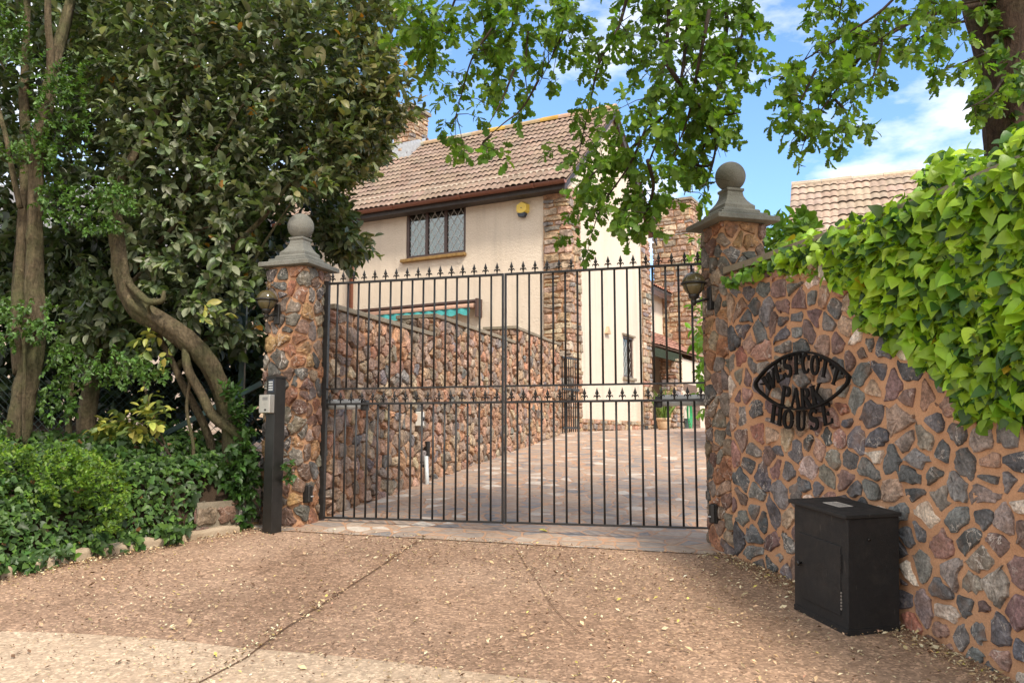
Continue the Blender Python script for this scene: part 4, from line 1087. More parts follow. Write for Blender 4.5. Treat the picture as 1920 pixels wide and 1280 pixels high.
mb = MB(); mb.tube([H(ar + 0.04, -0.11, zc - 0.09), H(alft, -0.11, zc - 0.09)], 0.06, 12); mb.build('cloth_roll', M['pinkcloth'], aw, True)
mb = MB(); V = []; N = 90
for i in range(N + 1):
    a = ar + 0.14 + (alft - ar - 0.14) * i / N; wv = 0.02 * math.sin(i * 0.9)
    V += [H(a, -0.20 + wv * 0.5, zc - 0.13), H(a, -0.23 + wv, zc - 0.26 - 0.025 * math.sin(i * 0.7))]
mb.add(V, [(2 * i, 2 * i + 1, 2 * i + 3, 2 * i + 2) for i in range(N)]); mb.build('valance', M['teal'], aw, True)
mb = MB(); mb.box(H(ar + 0.08, -0.22, zc - 0.13), hf * (alft - ar - 0.1), hs * 0.04, Z3 * 0.03); mb.build('front_rail', M['pinkcloth'], aw)

# ---------------------------------------------------------------- rear wing
wing = thing('house_wing', 'rear wing of the house with tall stone chimney and tiled porch roof', 'house', H(1.0, 6.5, 1.7))
zg = 1.55
mb = MB(); wall_holes(mb, lambda b, z: H(1.0, b, z), HB + 0.02, 8.48, zg, E + 4.0, [(5.6, 7.6, E + 2.75, E + 3.75)], 0.12, hf); mb.build('upper_wall', M['render'], wing)
wf = window(wing, lambda b, z: H(1.0, b, z), ng, 5.6, 7.6, E + 2.75, E + 3.75, 2, M['pvc'], 0.05, 0.09, None)
mb = MB(); mb.box(H(1.6, 5.2, E + 2.4), hs * 2.8, hf * 0.03, Z3 * 1.6); mb.build('room_backdrop', M['curtain'], wf)
w0 = H(0.72, HB - 0.02, E + 3.92); w1 = H(2.6, HB - 0.02, E + 5.3); Uw = nz(w1 - w0); Nw = nz(np.cross(Uw, hs)); Nw = Nw if Nw[2] > 0 else -Nw
mb = MB(); mb.box(w0 - Nw * 0.06, hs * 4.2, Uw * np.linalg.norm(w1 - w0), Nw * 0.06); mb.build('upper_roof', M['slate'], wing)
tile_roof('eaves_tiles', w0 + Nw * 0.004, hs, Uw, Nw, 4.2, 0.3, 0.3, 0.15, M['tile'], wing, [((0.36, 0.16, 0.10), 1)], 75)
mb = MB(); mb.box(H(0.74, HB, E + 3.72), hs * 4.1, hf * 0.03, Z3 * 0.14); mb.build('fascia', M['brownframe'], wing)
cw_ = quoin([fq(1.23, 8.5), fq(0.136, 8.5), fq(0.136, 9.5), fq(1.23, 9.5)], zg, E + 6.55, 65, wing, 'chimney', PAL_HOUSE, 0.035, 0.022, True, (0.1, 0.2, 0.16, 0.42))
mb = MB(); mb.box(H(0.09, 8.44, E + 6.552), hf * 1.19, hs * 1.12, Z3 * 0.07); mb.build('chimney_cap', M['coping'], cw_)
l0 = H(-0.12, HB + 0.03, E + 2.13); l1 = H(1.0, HB + 0.03, E + 2.80); Ul = nz(l1 - l0); Nl = nz(np.cross(Ul, hs)); Nl = Nl if Nl[2] > 0 else -Nl
tile_roof('porch_roof', l0, hs, Ul, Nl, 4.0, np.linalg.norm(l1 - l0), 0.2, 0.13, M['tile'], wing, [((0.34, 0.17, 0.12), 3), ((0.30, 0.15, 0.11), 2)], 76, 0.012, 0.02)
mb = MB(); mb.box(l0 - Nl * 0.04, hs * 4.0, Ul * np.linalg.norm(l1 - l0), Nl * 0.03); mb.build('porch_ceiling', M['wood'], wing)
mb = MB(); mb.box(H(-0.08, HB + 0.06, E + 1.86), hs * 2.1, hf * 0.05, Z3 * 0.2); mb.build('porch_beam', plain('olive_paint', (0.025, 0.034, 0.014), 0.7, 0.2), wing)
quoin([fq(1.0 - e_, HB + 0.02), fq(1.0 - e_, 6.9)], zg, E + 2.5, 66, wing, 'porch_wall', PAL_HOUSE, 0.03, 0.02)
quoin([fq(0.3, 6.1), fq(-0.05, 6.1), fq(-0.05, 6.75), fq(0.3, 6.75)], zg - 0.1, E + 2.02, 67, wing, 'porch_pier', PAL_HOUSE, 0.03, 0.02, True)
mb = MB(); mb.add([H(0, 6.76, zg - 0.1), H(0, 12, zg - 0.1), H(0, 12, E + 2.0), H(0, 6.76, E + 2.0)], [(0, 1, 2, 3)]); mb.add([H(0, 6.76, zg), H(1, 6.76, zg), H(1, 6.76, E + 2.3), H(0, 6.76, E + 2.0)], [(0, 1, 2, 3)]); mb.build('store_wall', M['render'], wing)
bd0, _ = HG(1293, 780); bd1, _ = HG(1311, 780); zdt = HG(1300, 735)[1]
mb = MB()
nb = 9
for i in range(nb): mb.box(H(-0.03, bd0, zg - 0.05 + i * (zdt - zg + 0.05) / nb), hs * (bd1 - bd0), hf * 0.028, Z3 * ((zdt - zg + 0.05) / nb - 0.012))
mb.box(H(-0.012, bd0, zg), hs * (bd1 - bd0), hf * 0.011, Z3 * (zdt - zg)); mb.build('door', M['wood'], wing)
mb = MB(); mb.box(H(-0.025, bd0 - 0.5, zdt + 0.02), hs * (bd1 - bd0 + 0.3), hf * 0.023, Z3 * 0.16); mb.build('door_lintel', M['wood'], wing)
bh, zh = HG(1284, 770)
hr = thing('hose_reel', 'coiled green garden hose hanging on a dark board by the porch', 'garden hose', H(-0.05, bh, zh))
mb = MB(); mb.box(H(-0.06, bh - 0.22, zg - 0.02), hs * 0.44, hf * 0.055, Z3 * (E + 0.5 - zg)); mb.build('board', M['black'], hr)
mb = MB()
for k in range(4):
    pts = [H(-0.10 - 0.012 * k, bh + (0.13 + 0.012 * k) * math.cos(a), zh - 0.02 - 0.1 * k * 0.3 + (0.22 + 0.05 * k) * math.sin(a)) for a in np.linspace(0, 2 * math.pi, 24)]
    mb.tube(pts, 0.014, 6, False)
mb.build('hose', M['hose'], hr, True)
mb = MB(); mb.cbox(H(-0.13, bh + 0.1, zh + 0.22), hs * 0.06, hf * 0.04, Z3 * 0.12); mb.build('nozzle', M['hose'], hr)
# potted plant
pp = P(1245, 806, 18.6); pp[2] = gz(18.6)
pt = thing('potted_plant', 'grassy green plant in a pale terracotta pot by the stone porch', 'potted plant', pp)
mb = MB(); mb.lathe(pp, [(0.105, 0), (0.13, 0.04), (0.15, 0.17), (0.148, 0.2), (0.168, 0.21), (0.168, 0.26), (0.14, 0.26), (0.135, 0.23), (0.01, 0.23)], 24); mb.build('pot', M['terracotta'], pt, True)
# side gate by house corner
sgp = P(1055, 812, 14.75); sgt = thing('side_gate', 'narrow black iron gate folded beside the stone house corner', 'gate', sgp)
mb = MB(); dxx = nz(V3(0.5, 0.86, 0))
for i in range(8):
    for_ = sgp + dxx * 0.085 * i; mb.tube([for_, for_ + Z3 * 1.32], 0.011, 6)
mb.build('bars', M['gateblack'], sgt)
mb = MB()
for z in (0.08, 0.75, 1.3): mb.box(sgp + Z3 * z - dxx * 0.02, dxx * 0.66, V3(0.02, -0.012, 0), Z3 * 0.03)
mb.build('rails', M['gateblack'], sgt)

# ---------------------------------------------------------------- outbuilding on the right
q0 = P(1484, 347, 13.0); oa = nz(V3(0.93, -0.37, 0)); on = nz(V3(-0.37, -0.93, 0)); ph = math.radians(40)
ob_ = thing('outbuilding', 'low building with pale brown pantile roof rising behind the ivy wall', 'outbuilding', V3(q0[0] + 2, q0[1] - 1, 1.3))
ow = 3.0; dn = on * math.cos(ph) - Z3 * math.sin(ph)
e0 = q0 + dn * ow
Nn = nz(np.cross(oa, -dn)); Nn = Nn if Nn[2] > 0 else -Nn
rf2 = tile_roof('roof', e0, oa, -dn, Nn, 6.2, ow, 0.215, 0.112, M['tile'], ob_, PAL_T2, 81, 0.02, 0.024)
ridge(rf2, q0 + Z3 * 0.0, oa, 6.2, 82, 0.09, [((0.42, 0.33, 0.26), 1)])
bk2 = q0 - on * math.cos(ph) * ow - Z3 * math.sin(ph) * ow
mb = MB(); mb.add([q0, q0 + oa * 6.2, bk2 + oa * 6.2, bk2], [(0, 1, 2, 3)], (0.3, 0.24, 0.2)); mb.add([q0 - Nn * .03, q0 + oa * 6.2 - Nn * .03, e0 + oa * 6.2 - Nn * .03, e0 - Nn * .03], [(0, 1, 2, 3)], (0.2, 0.16, 0.13)); mb.build('rear_slope', M['ridge'], rf2, usecol=True)
i0 = e0 + oa * 0.15 - on * 0.3; i1 = bk2 + oa * 0.15 + on * 0.3
mb = MB(); A0 = V3(i0[0], i0[1], 0.8); A1 = V3(i1[0], i1[1], 0.8); up_ = V3(0, 0, e0[2] - 0.8); L6 = oa * 5.9
apex = q0 + oa * 0.15 - Z3 * 0.12
mb.add([A0, A1, A1 + up_, apex, A0 + up_], [(0, 1, 2, 3, 4)]); mb.add([A0, A0 + L6, A0 + L6 + up_, A0 + up_], [(0, 1, 2, 3)]); mb.add([A1, A1 + L6, A1 + L6 + up_, A1 + up_], [(0, 1, 2, 3)]); mb.add([A0 + L6, A1 + L6, A1 + L6 + up_, apex + L6, A0 + L6 + up_], [(0, 1, 2, 3, 4)])
mb.build('wall', M['render'], ob_)

# ---------------------------------------------------------------- leaves
def tmpl(half, fold=0.10, curl=0.12):
    """half: list of (x,y) from base to tip (right side). returns verts (n,3), quad faces"""
    n = len(half); V = []
    for x, y in half:
        cz = -curl * y * y
        V += [(-x, y, fold * x * 2 + cz), (0, y, cz), (x, y, fold * x * 2 + cz)]
    Fq = []
    for i in range(n - 1):
        a = 3 * i; Fq += [(a, a + 1, a + 4, a + 3), (a + 1, a + 2, a + 5, a + 4)]
    return np.array(V, float), np.array(Fq)
T_ELL = tmpl([(0.03, 0), (0.20, 0.22), (0.26, 0.5), (0.20, 0.78), (0.01, 1.0)], 0.22, 0.18)
T_OAK = tmpl([(0.01, 0), (0.05, 0.12), (0.15, 0.22), (0.09, 0.30), (0.23, 0.42), (0.13, 0.52), (0.28, 0.66), (0.16, 0.76), (0.17, 0.90), (0.02, 1.0)], 0.15, 0.2)
T_OAKS = tmpl([(0.01, 0), (0.18, 0.25), (0.12, 0.35), (0.27, 0.6), (0.16, 0.75), (0.02, 1.0)], 0.15, 0.2)
T_HEART = tmpl([(0.16, -0.12), (0.40, 0.0), (0.46, 0.22), (0.36, 0.5), (0.18, 0.76), (0.01, 1.0)], 0.14, 0.22)
T_LOBE = tmpl([(0.05, -0.05), (0.30, 0.0), (0.42, 0.22), (0.22, 0.38), (0.24, 0.6), (0.01, 1.0)], 0.12, 0.15)
T_SM = tmpl([(0.02, 0), (0.30, 0.4), (0.28, 0.75), (0.02, 1.0)], 0.2, 0.1)
def leaves(name, pos, dirs, nrm, size, T, cols, mat, parent=None, org=None):
    tv, tf = T; n = len(pos)
    y = nz(dirs); z = nz(nrm - y * np.sum(nrm * y, 1, keepdims=True)); x = np.cross(y, z)
    sx = size * rng.uniform(0.85, 1.2, n)
    V = pos[:, None, :] + tv[None, :, 0:1] * x[:, None, :] * sx[:, None, None] + tv[None, :, 1:2] * y[:, None, :] * size[:, None, None] + tv[None, :, 2:3] * z[:, None, :] * (size * rng.uniform(0.3, 1.8, n))[:, None, None]
    Fq = tf[None] + (np.arange(n) * len(tv))[:, None, None]
    Cc = np.repeat(cols, len(tv), axis=0)
    return mesh_obj(name, V.reshape(-1, 3), Fq.reshape(-1, 4), mat, parent, True, Cc, org)
def colours(n, base, var=0.22, alts=()):
    c = np.array(base)[None] * np.exp(rng.normal(0, var, (n, 1))) * np.exp(rng.normal(0, 0.06, (n, 3)))
    q = rng.random(n)
    for col, pr in alts:
        m_ = q < pr; c[m_] = np.array(col) * np.exp(rng.normal(0, 0.2, (m_.sum(), 1))); q = np.where(m_, 9, q - pr)
    return np.clip(c, 0.003, 0.85)
def in_poly(poly, x, y):
    poly = np.array(poly, float); ins = np.zeros(len(x), bool); j = len(poly) - 1
    for i in range(len(poly)):
        xi, yi = poly[i]; xj, yj = poly[j]
        if yi != yj:
            ins ^= ((yi > y) != (yj > y)) & (x < (xj - xi) * (y - yi) / (yj - yi) + xi)
        j = i
    return ins
def sample_poly(poly, n):
    p = np.array(poly, float); lo_, hi_ = p.min(0), p.max(0); out = np.zeros((0, 2))
    while len(out) < n:
        q = rng.uniform(lo_, hi_, (n * 2, 2)); out = np.concatenate([out, q[in_poly(poly, q[:, 0], q[:, 1])]])
    return out[:n]
def PV(px, py, d):
    u = (px - 960) / F; v = (640 - py) / F
    yy = math.cos(TH) - v * math.sin(TH); zz = math.sin(TH) + v * math.cos(TH)
    return np.stack([u / yy * d, d, E + zz / yy * d], 1)
def sprays(centres, axes, k, length, size, upb=0.7, droop=0.15, opens=0.9, jit=0.35):
    """k leaves around each twig; returns pos, dir, nrm, size"""
    S_ = len(centres); axes = nz(axes)
    a0 = rng.uniform(0, 6.28, S_); t_ = np.linspace(0, 1, k)[None] + rng.normal(0, 0.04, (S_, k))
    ref = np.where(np.abs(axes[:, 2:3]) < 0.9, V3(0, 0, 1)[None], V3(1, 0, 0)[None])
    u = nz(np.cross(axes, ref)); w_ = np.cross(axes, u)
    ang = a0[:, None] + np.arange(k)[None] * 2.4 + rng.normal(0, 0.3, (S_, k))
    rad = u[:, None] * np.cos(ang)[..., None] + w_[:, None] * np.sin(ang)[..., None]
    L_ = length * rng.uniform(0.6, 1.4, (S_, 1))
    pos = centres[:, None] + axes[:, None] * (L_ * (t_ - 0.5))[..., None]
    open_ = opens * (1.15 - 0.6 * t_)[..., None]
    d = axes[:, None] * (0.35 + 0.6 * t_)[..., None] + rad * open_ + V3(0, 0, -droop) + rng.normal(0, 0.15, (S_, k, 3))
    nr = V3(0, 0, upb) + axes[:, None] * 0.35 - rad * 0.15 + rng.normal(0, jit, (S_, k, 3))
    sz = size * np.exp(rng.normal(0, 0.18, (S_, k)))
    return pos.reshape(-1, 3), nz(d.reshape(-1, 3)), nr.reshape(-1, 3), sz.ravel()
def cat(lst): return tuple(np.concatenate([q[i] for q in lst]) for i in range(len(lst[0])))

# limbs ------------------------------------------------------------
def crom(pts, n):
    pts = np.array(pts, float); d = np.r_[0, np.cumsum(np.linalg.norm(np.diff(pts[:, :3], axis=0), axis=1))]
    T = np.gradient(pts, d, axis=0); q = np.linspace(0, d[-1], n); out = []
    for s in q:
        i = min(max(np.searchsorted(d, s) - 1, 0), len(d) - 2); h = d[i + 1] - d[i]; t_ = (s - d[i]) / h
        out.append((2*t_**3-3*t_**2+1)*pts[i] + (t_**3-2*t_**2+t_)*h*T[i] + (-2*t_**3+3*t_**2)*pts[i+1] + (t_**3-t_**2)*h*T[i+1])
    return np.array(out)
def limb(mb, pxd, n=None, sides=12, rough=0.10, seed=0):
    """pxd: (px,py,depth,radius)"""
    pts = [np.r_[P(a, b, d), r_] for a, b, d, r_ in pxd]
    n = n or max(8, len(pxd) * 6); q = crom(pts, n); R_ = np.random.default_rng(seed + len(mb.v))
    b = len(mb.v); ctr = q[:, :3]; rr = np.maximum(q[:, 3], 0.0015)
    mb.tube(ctr, rr, sides)
    lob = R_.uniform(-1, 1, sides); tw = 0
    for i in range(n):
        lob = lob * 0.9 + R_.normal(0, 0.35, sides); 
        for k in range(sides):
            v = np.array(mb.v[b + i * sides + k]); mb.v[b + i * sides + k] = tuple(ctr[i] + (v - ctr[i]) * (1 + rough * np.clip(lob[k], -1.6, 1.6)))
    return ctr

# ---------------- left : multi-stem tree
dT = 6.9
base = P(40, 930, dT); base[2] = gz(dT)
haw = thing('hawthorn_tree', 'pale twin-stemmed tree with small bright leaves rising from the ivy bank', 'tree', base)
mb = MB()
limb(mb, [(20, 960, dT, 0.1032), (25, 900, dT, 0.0929), (35, 820, dT, 0.0860), (48, 740, dT, 0.0860), (62, 670, dT, 0.0826), (66, 590, dT, 0.0722), (66, 500, dT, 0.0688), (66, 420, dT, 0.0654), (68, 330, dT, 0.0585), (78, 250, dT, 0.0550), (92, 180, dT, 0.0516), (108, 100, dT + .05, 0.0447), (128, 20, dT + .1, 0.0378), (150, -80, dT + .1, 0.0310)], 90, 18, 0.2)
limb(mb, [(40, 700, dT + .05, 0.0550), (38, 600, dT + .1, 0.0585), (42, 500, dT + .12, 0.0550), (48, 400, dT + .15, 0.0516), (50, 300, dT + .2, 0.0447), (45, 180, dT + .25, 0.0378), (50, 60, dT + .3, 0.0310), (52, -80, dT + .3, 0.0275)], 70, 14, 0.2)
limb(mb, [(38, 390, dT, 0.0241), (25, 330, dT, 0.0220), (12, 260, dT, 0.0206), (-10, 180, dT, 0.0206)], None, 10)
limb(mb, [(92, 190, dT, 0.0344), (95, 110, dT - .05, 0.0310), (90, 40, dT - .1, 0.0275), (92, -60, dT - .1, 0.0241)], None, 10)
limb(mb, [(20, 720, dT - .12, 0.0138), (22, 620, dT - .13, 0.0110), (45, 830, dT - .15, 0.0096)][::-1][:2] + [(5, 640, dT - .12, 0.0083)], None, 8)
limb(mb, [(42, 760, dT - .13, 0.0089), (46, 820, dT - .14, 0.0096), (32, 885, dT - .15, 0.0089)], None, 8)
haw_trunk = mb.build('trunk', M['palebark'], haw, True)
# ---------------- left : big evergreen shrub with bent stems
dE = 7.15
base = P(430, 915, dE); base[2] = gz(dE)
elg = thing('evergreen_shrub', 'large grey-green evergreen shrub with a bent trunk leaning over the pillar', 'shrub', base)
mb = MB()
limb(mb, [(425, 930, dE, .10), (440, 880, dE, .095), (440, 820, dE + .05, .085), (425, 760, dE + .05, .082), (410, 715, dE, .082), (385, 670, dE - .05, .082), (345, 632, dE - .1, .08), (300, 603, dE - .12, .08), (255, 572, dE - .12, .078), (230, 530, dE - .1, .068), (222, 470, dE - .08, .058), (218, 405, dE, .052), (235, 330, dE + .1, .045), (280, 240, dE + .2, .038), (330, 140, dE + .3, .03), (380, 30, dE + .4, .02)], 90, 16, 0.17)
limb(mb, [(440, 870, dE - .05, .05), (458, 830, dE - .05, .043), (440, 808, dE - .08, .042), (405, 785, dE - .1, .04), (375, 735, dE - .12, .038), (352, 690, dE - .14, .035), (347, 640, dE - .1, .032)], 40, 10, 0.08)
limb(mb, [(402, 880, dE + .1, .035), (395, 830, dE + .05, .034), (370, 770, dE, .032), (345, 725, dE, .03), (325, 680, dE, .026), (300, 630, dE, .022), (290, 590, dE, .018)], 40, 10, 0.08)
limb(mb, [(430, 885, dE - .1, .022), (395, 894, dE - .15, .02), (370, 885, dE - .15, .017), (362, 830, dE - .15, .015), (350, 760, dE - .1, .014), (355, 715, dE - .1, .012), (345, 690, dE, .008)], 40, 8, 0.06)
limb(mb, [(375, 886, dE - .15, .013), (330, 877, dE - .2, .011), (280, 880, dE - .2, .008), (255, 884, dE - .2, .005)], None, 6)
limb(mb, [(325, 870, dE - .1, .010), (300, 810, dE - .1, .010), (275, 740, dE - .1, .010), (265, 690, dE, .009)], None, 6)
limb(mb, [(232, 520, dE - .1, .03), (255, 545, dE - .2, .028), (285, 566, dE - .28, .026), (305, 562, dE - .3, .022), (308, 545, dE - .3, .012)], None, 8)
limb(mb, [(285, 592, dE - .18, .016), (278, 575, dE - .26, .014), (290, 560, dE - .3, .012)], None, 8)
limb(mb, [(175, 860, dE + .5, .09), (162, 800, dE + .5, .085), (168, 740, dE + .5, .075), (180, 660, dE + .5, .06), (200, 560, dE + .5, .05)], None, 10)
limb(mb, [(128, 835, dE + .1, .03), (130, 770, dE + .1, .025), (133, 720, dE + .1, .02), (118, 690, dE + .1, .014), (100, 660, dE + .1, .008)], None, 8)
limb(mb, [(132, 745, dE + .1, .014), (150, 730, dE + .1, .012), (172, 715, dE + .1, .008)], None, 8)
for ax_, ay, bx, by in ((380, 320, 520, 120), (330, 420, 470, 250), (300, 480, 420, 420), (330, 200, 560, 40), (420, 600, 560, 360), (500, 400, 640, 250)):
    limb(mb, [(ax_ - 90, ay + 90, dE + .5, .03), (ax_, ay, dE + .4, .02), ((ax_ + bx) / 2, (ay + by) / 2 - 15, dE + .3, .012), (bx, by, dE + .2, .005)], None, 6)
elg_trunk = mb.build('trunk', M['palebark'], elg, True)

def foliage(poly, n, d0, d1, k, length, size, tgt, out=0.8, dpow=1.0, **kw):
    q = sample_poly(poly, n); d = d0 + (d1 - d0) * rng.random(n) ** dpow
    c = PV(q[:, 0], q[:, 1], d)
    ax = nz(c - np.array(tgt)) * out + rng.normal(0, 0.45, (n, 3))
    return sprays(c, ax, k, length, size, **kw)
tg = P(420, 500, 8.8)
E1 = [(170, -60), (735, -60), (752, 40), (772, 105), (755, 170), (742, 210), (792, 228), (742, 258), (735, 298), (700, 318), (714, 345), (640, 372), (652, 430), (694, 468), (636, 505), (600, 452), (598, 395), (540, 375), (505, 420), (488, 470), (484, 560), (450, 600), (400, 600), (330, 590), (270, 560), (220, 520), (190, 420), (205, 300), (150, 200), (120, 60)]
parts = []
q1 = [p for p in E1]
main = foliage([(170, -60), (735, -60), (738, 40), (748, 105), (732, 170), (722, 210), (690, 270), (690, 318), (640, 350), (560, 372), (520, 360), (500, 420), (484, 470), (478, 560), (450, 600), (400, 600), (330, 585), (270, 540), (225, 470), (215, 400), (225, 300), (150, 200), (120, 60)], 1500, 7.12, 8.6, 11, 0.23, 0.090, tg, 0.9, 1.4)
edge1 = foliage([(560, 372), (680, 320), (712, 298), (718, 255), (760, 228), (720, 205), (640, 260), (600, 395), (600, 452), (636, 505), (694, 468), (652, 430), (640, 372)], 260, 7.9, 8.9, 11, 0.22, 0.098, tg, 0.9)
edge2 = foliage([(600, 240), (720, 120), (752, 95), (738, 165), (728, 205), (772, 222), (722, 258), (700, 335), (640, 365)], 190, 7.3, 8.3, 13, 0.18, 0.070, tg, 0.9)
low = foliage([(190, 500), (260, 560), (330, 600), (400, 610), (482, 600), (485, 640), (430, 665), (360, 625), (310, 640), (240, 690), (170, 690), (130, 640), (140, 560)], 190, 7.25, 8.3, 10, 0.22, 0.095, tg, 0.8)
tips = foliage([(700, 0), (745, 20), (790, 222), (725, 290)], 20, 7.2, 8.0, 10, 0.2, 0.085, tg, 0.9)
inner = foliage([(150, -60), (720, -60), (720, 200), (640, 360), (560, 372), (480, 560), (300, 560), (200, 480), (190, 300)], 800, 8.6, 10.2, 9, 0.3, 0.12, tg, 0.6)
pos, dr, nr, sz = cat([main, edge1, edge2, low, tips, inner])
col = colours(len(pos), (0.115, 0.15, 0.072), 0.34, [((0.08, 0.125, 0.03), 0.2), ((0.34, 0.17, 0.03), 0.006), ((0.19, 0.205, 0.13), 0.2)])
# browner tint on some leaves, more of them towards the outer right side
xo = pos[:, 0] - (-1.9); m_ = (xo > 0) & (rng.random(len(pos)) < np.clip(xo * 0.9, 0, 0.55)); col[m_] = col[m_] * V3(1.2, 1.0, 0.72)
leaves('crown', pos, dr, nr, sz, T_ELL, col, M['leaf'], elg)
# hawthorn leaves
hp = []
tgh = P(60, 400, 7.4)
for poly, n in (([(55, 110), (100, 95), (140, 150), (130, 200), (60, 190)], 20), ([(60, 170), (170, 110), (180, 150), (90, 290), (60, 250)], 35), ([(5, 270), (60, 260), (110, 280), (100, 310), (10, 305)], 36), ([(70, 340), (150, 340), (230, 335), (260, 400), (200, 440), (110, 430), (70, 400)], 110), ([(0, 560), (60, 570), (110, 560), (100, 640), (0, 650)], 60), ([(-10, 0), (60, 20), (40, 120), (-10, 150)], 40), ([(90, 640), (260, 670), (330, 690), (300, 720), (150, 720), (80, 700)], 70), ([(60, 100), (160, 130), (170, 300), (100, 330), (60, 250)], 40), ([(60, 740), (130, 700), (150, 780), (80, 800)], 30), ([(-20, 780), (20, 800), (30, 900), (-20, 920)], 40)):
    hp.append(foliage(poly, n, 6.5, 7.2, 16, 0.16, 0.034, tgh, 0.7, upb=1.0, opens=1.3))
pos, dr, nr, sz = cat(hp); leaves('crown', pos, dr, nr, sz, T_LOBE, colours(len(pos), (0.07, 0.14, 0.026), 0.3), M['leaf'], haw)
big = foliage([(-60, -60), (200, -60), (150, 150), (180, 330), (0, 330), (-60, 400)], 280, 6.9, 8.6, 10, 0.26, 0.085, tgh, 0.7)
big2 = foliage([(-60, 300), (180, 330), (210, 470), (60, 560), (-60, 600)], 80, 7.4, 8.6, 10, 0.26, 0.085, tgh, 0.7)
big3 = foliage([(80, 480), (210, 480), (200, 600), (90, 620)], 40, 7.2, 8.2, 10, 0.26, 0.085, tgh, 0.7)
pos, dr, nr, sz = cat([big, big2, big3]); leaves('crown', pos, dr, nr, sz, T_ELL, colours(len(pos), (0.05, 0.075, 0.03), 0.3), M['leaf'], haw)
# dark hedge behind
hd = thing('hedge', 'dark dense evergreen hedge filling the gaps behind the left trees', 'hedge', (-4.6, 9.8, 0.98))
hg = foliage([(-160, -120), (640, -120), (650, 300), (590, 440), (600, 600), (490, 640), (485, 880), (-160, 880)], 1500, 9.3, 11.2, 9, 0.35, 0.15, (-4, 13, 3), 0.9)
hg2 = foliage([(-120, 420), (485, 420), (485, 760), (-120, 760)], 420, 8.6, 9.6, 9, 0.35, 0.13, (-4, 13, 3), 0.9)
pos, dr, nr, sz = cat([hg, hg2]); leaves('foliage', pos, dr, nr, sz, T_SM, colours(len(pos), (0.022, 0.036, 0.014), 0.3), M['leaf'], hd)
# pale neighbouring wall far behind
nb_ = thing('neighbour_house', 'pale pink rendered house glimpsed through the leaves at the far left', 'house', (-9, 15, 1.5))
mb = MB(); mb.box(V3(-16, 14.5, 0.8), V3(10.8, 1.2, 0), V3(-0.5, 4, 0), Z3 * 3.9); mb.build('wall', M['pink'], nb_)
mb = MB(); mb.prism([V3(-16.3, 14.0, 4.705), V3(-17, 19, 4.705), V3(-16.6, 16.5, 6.6)], V3(11.4, 1.3, 0)); mb.build('roof', M['slate'], nb_)
# green metal fence
fp = P(460, 800, 7.9); fp[2] = gz(7.9) + 0.3
fn_ = thing('wire_fence', 'green metal fence posts with sloping brace and chain-link wire behind the shrubs', 'fence', fp)
mb = MB(); a_ = P(459, 545, 7.9); mb.box(V3(a_[0] - .025, 7.88, gz(7.9)), V3(0.05, 0, 0), V3(0, 0.05, 0), Z3 * (a_[2] - gz(7.9))); mb.build('post', M['greenmetal'], fn_)
mb = MB(); p0, p1 = P(225, 862, 7.55), P(492, 722, 7.6); d = nz(p1 - p0); n_ = nz(np.cross(d, V3(0, 1, 0))); mb.box(p0, p1 - p0, n_ * 0.045, V3(0, 0.03, 0)); mb.build('brace', M['greenmetal'], fn_)
mb = MB()
for i in range(46):
    x = -5.2 + i * 0.075
    for sg in (-1, 1):
        a = V3(x, 8.05, 1.05); b = V3(x + sg * 0.95, 8.05, 2.0)
        mb.tube([a, b], 0.0022, 4, False)
mb.build('chain_link', M['greenmetal'], fn_)

# ---------------- planting bank, kerb, ivy ground cover
kl = [G(px, py) for px, py in [(-420, 1165), (-200, 1130), (0, 1088), (75, 1070), (130, 1055), (200, 1040), (310, 1026), (452, 997), (500, 985)]]
kl = np.array([k[:2] for k in kl])
off_n = nz(V3(-0.78, 0.62))
hs_ = [(0.0, -0.03), (0.10, 0.02), (0.17, 0.22), (0.35, 0.42), (0.7, 0.56), (1.4, 0.62), (3.5, 0.65), (8.0, 0.6)]
kq = crom(np.column_stack([kl, np.zeros(len(kl))]), 40)[:, :2]
V = []
for i, (dd, hh) in enumerate(hs_):
    for j, k in enumerate(kq):
        q = k + off_n * (dd + 0.05); V.append((q[0], q[1], gz(q[1]) + hh + rng.normal(0, 0.015 if i > 1 else 0)))
V = np.array(V); m_ = len(kq)
Fs = np.array([(i * m_ + j, i * m_ + j + 1, (i + 1) * m_ + j + 1, (i + 1) * m_ + j) for i in range(len(hs_) - 1) for j in range(m_ - 1)])
kind(mesh_obj('bank', V, Fs, M['earth'], None, True), 'structure')
segs = [(-260, -140, 1143, 1117), (-130, -8, 1115, 1092), (2, 22, 1088, 1083), (62, 102, 1074, 1064), (104, 136, 1062, 1055), (138, 182, 1054, 1046), (184, 252, 1046, 1035), (254, 308, 1034, 1026), (312, 450, 1022, 998)]
labs = ['pale kerb stone out at the far end of the kerb row', 'pale kerb stone second from the far end of the kerb row', 'stubby pale kerb stone at the picture edge under the ivy', 'rounded pale kerb stone where weeds spill over the bank edge', 'small square kerb stone third along the ivy edge', 'broken kerb stone wedged between two ivy clumps', 'flat kerb slab with a crack under the ivy', 'short kerb slab next to the long straight one', 'long straight kerb slab nearest the keypad post']
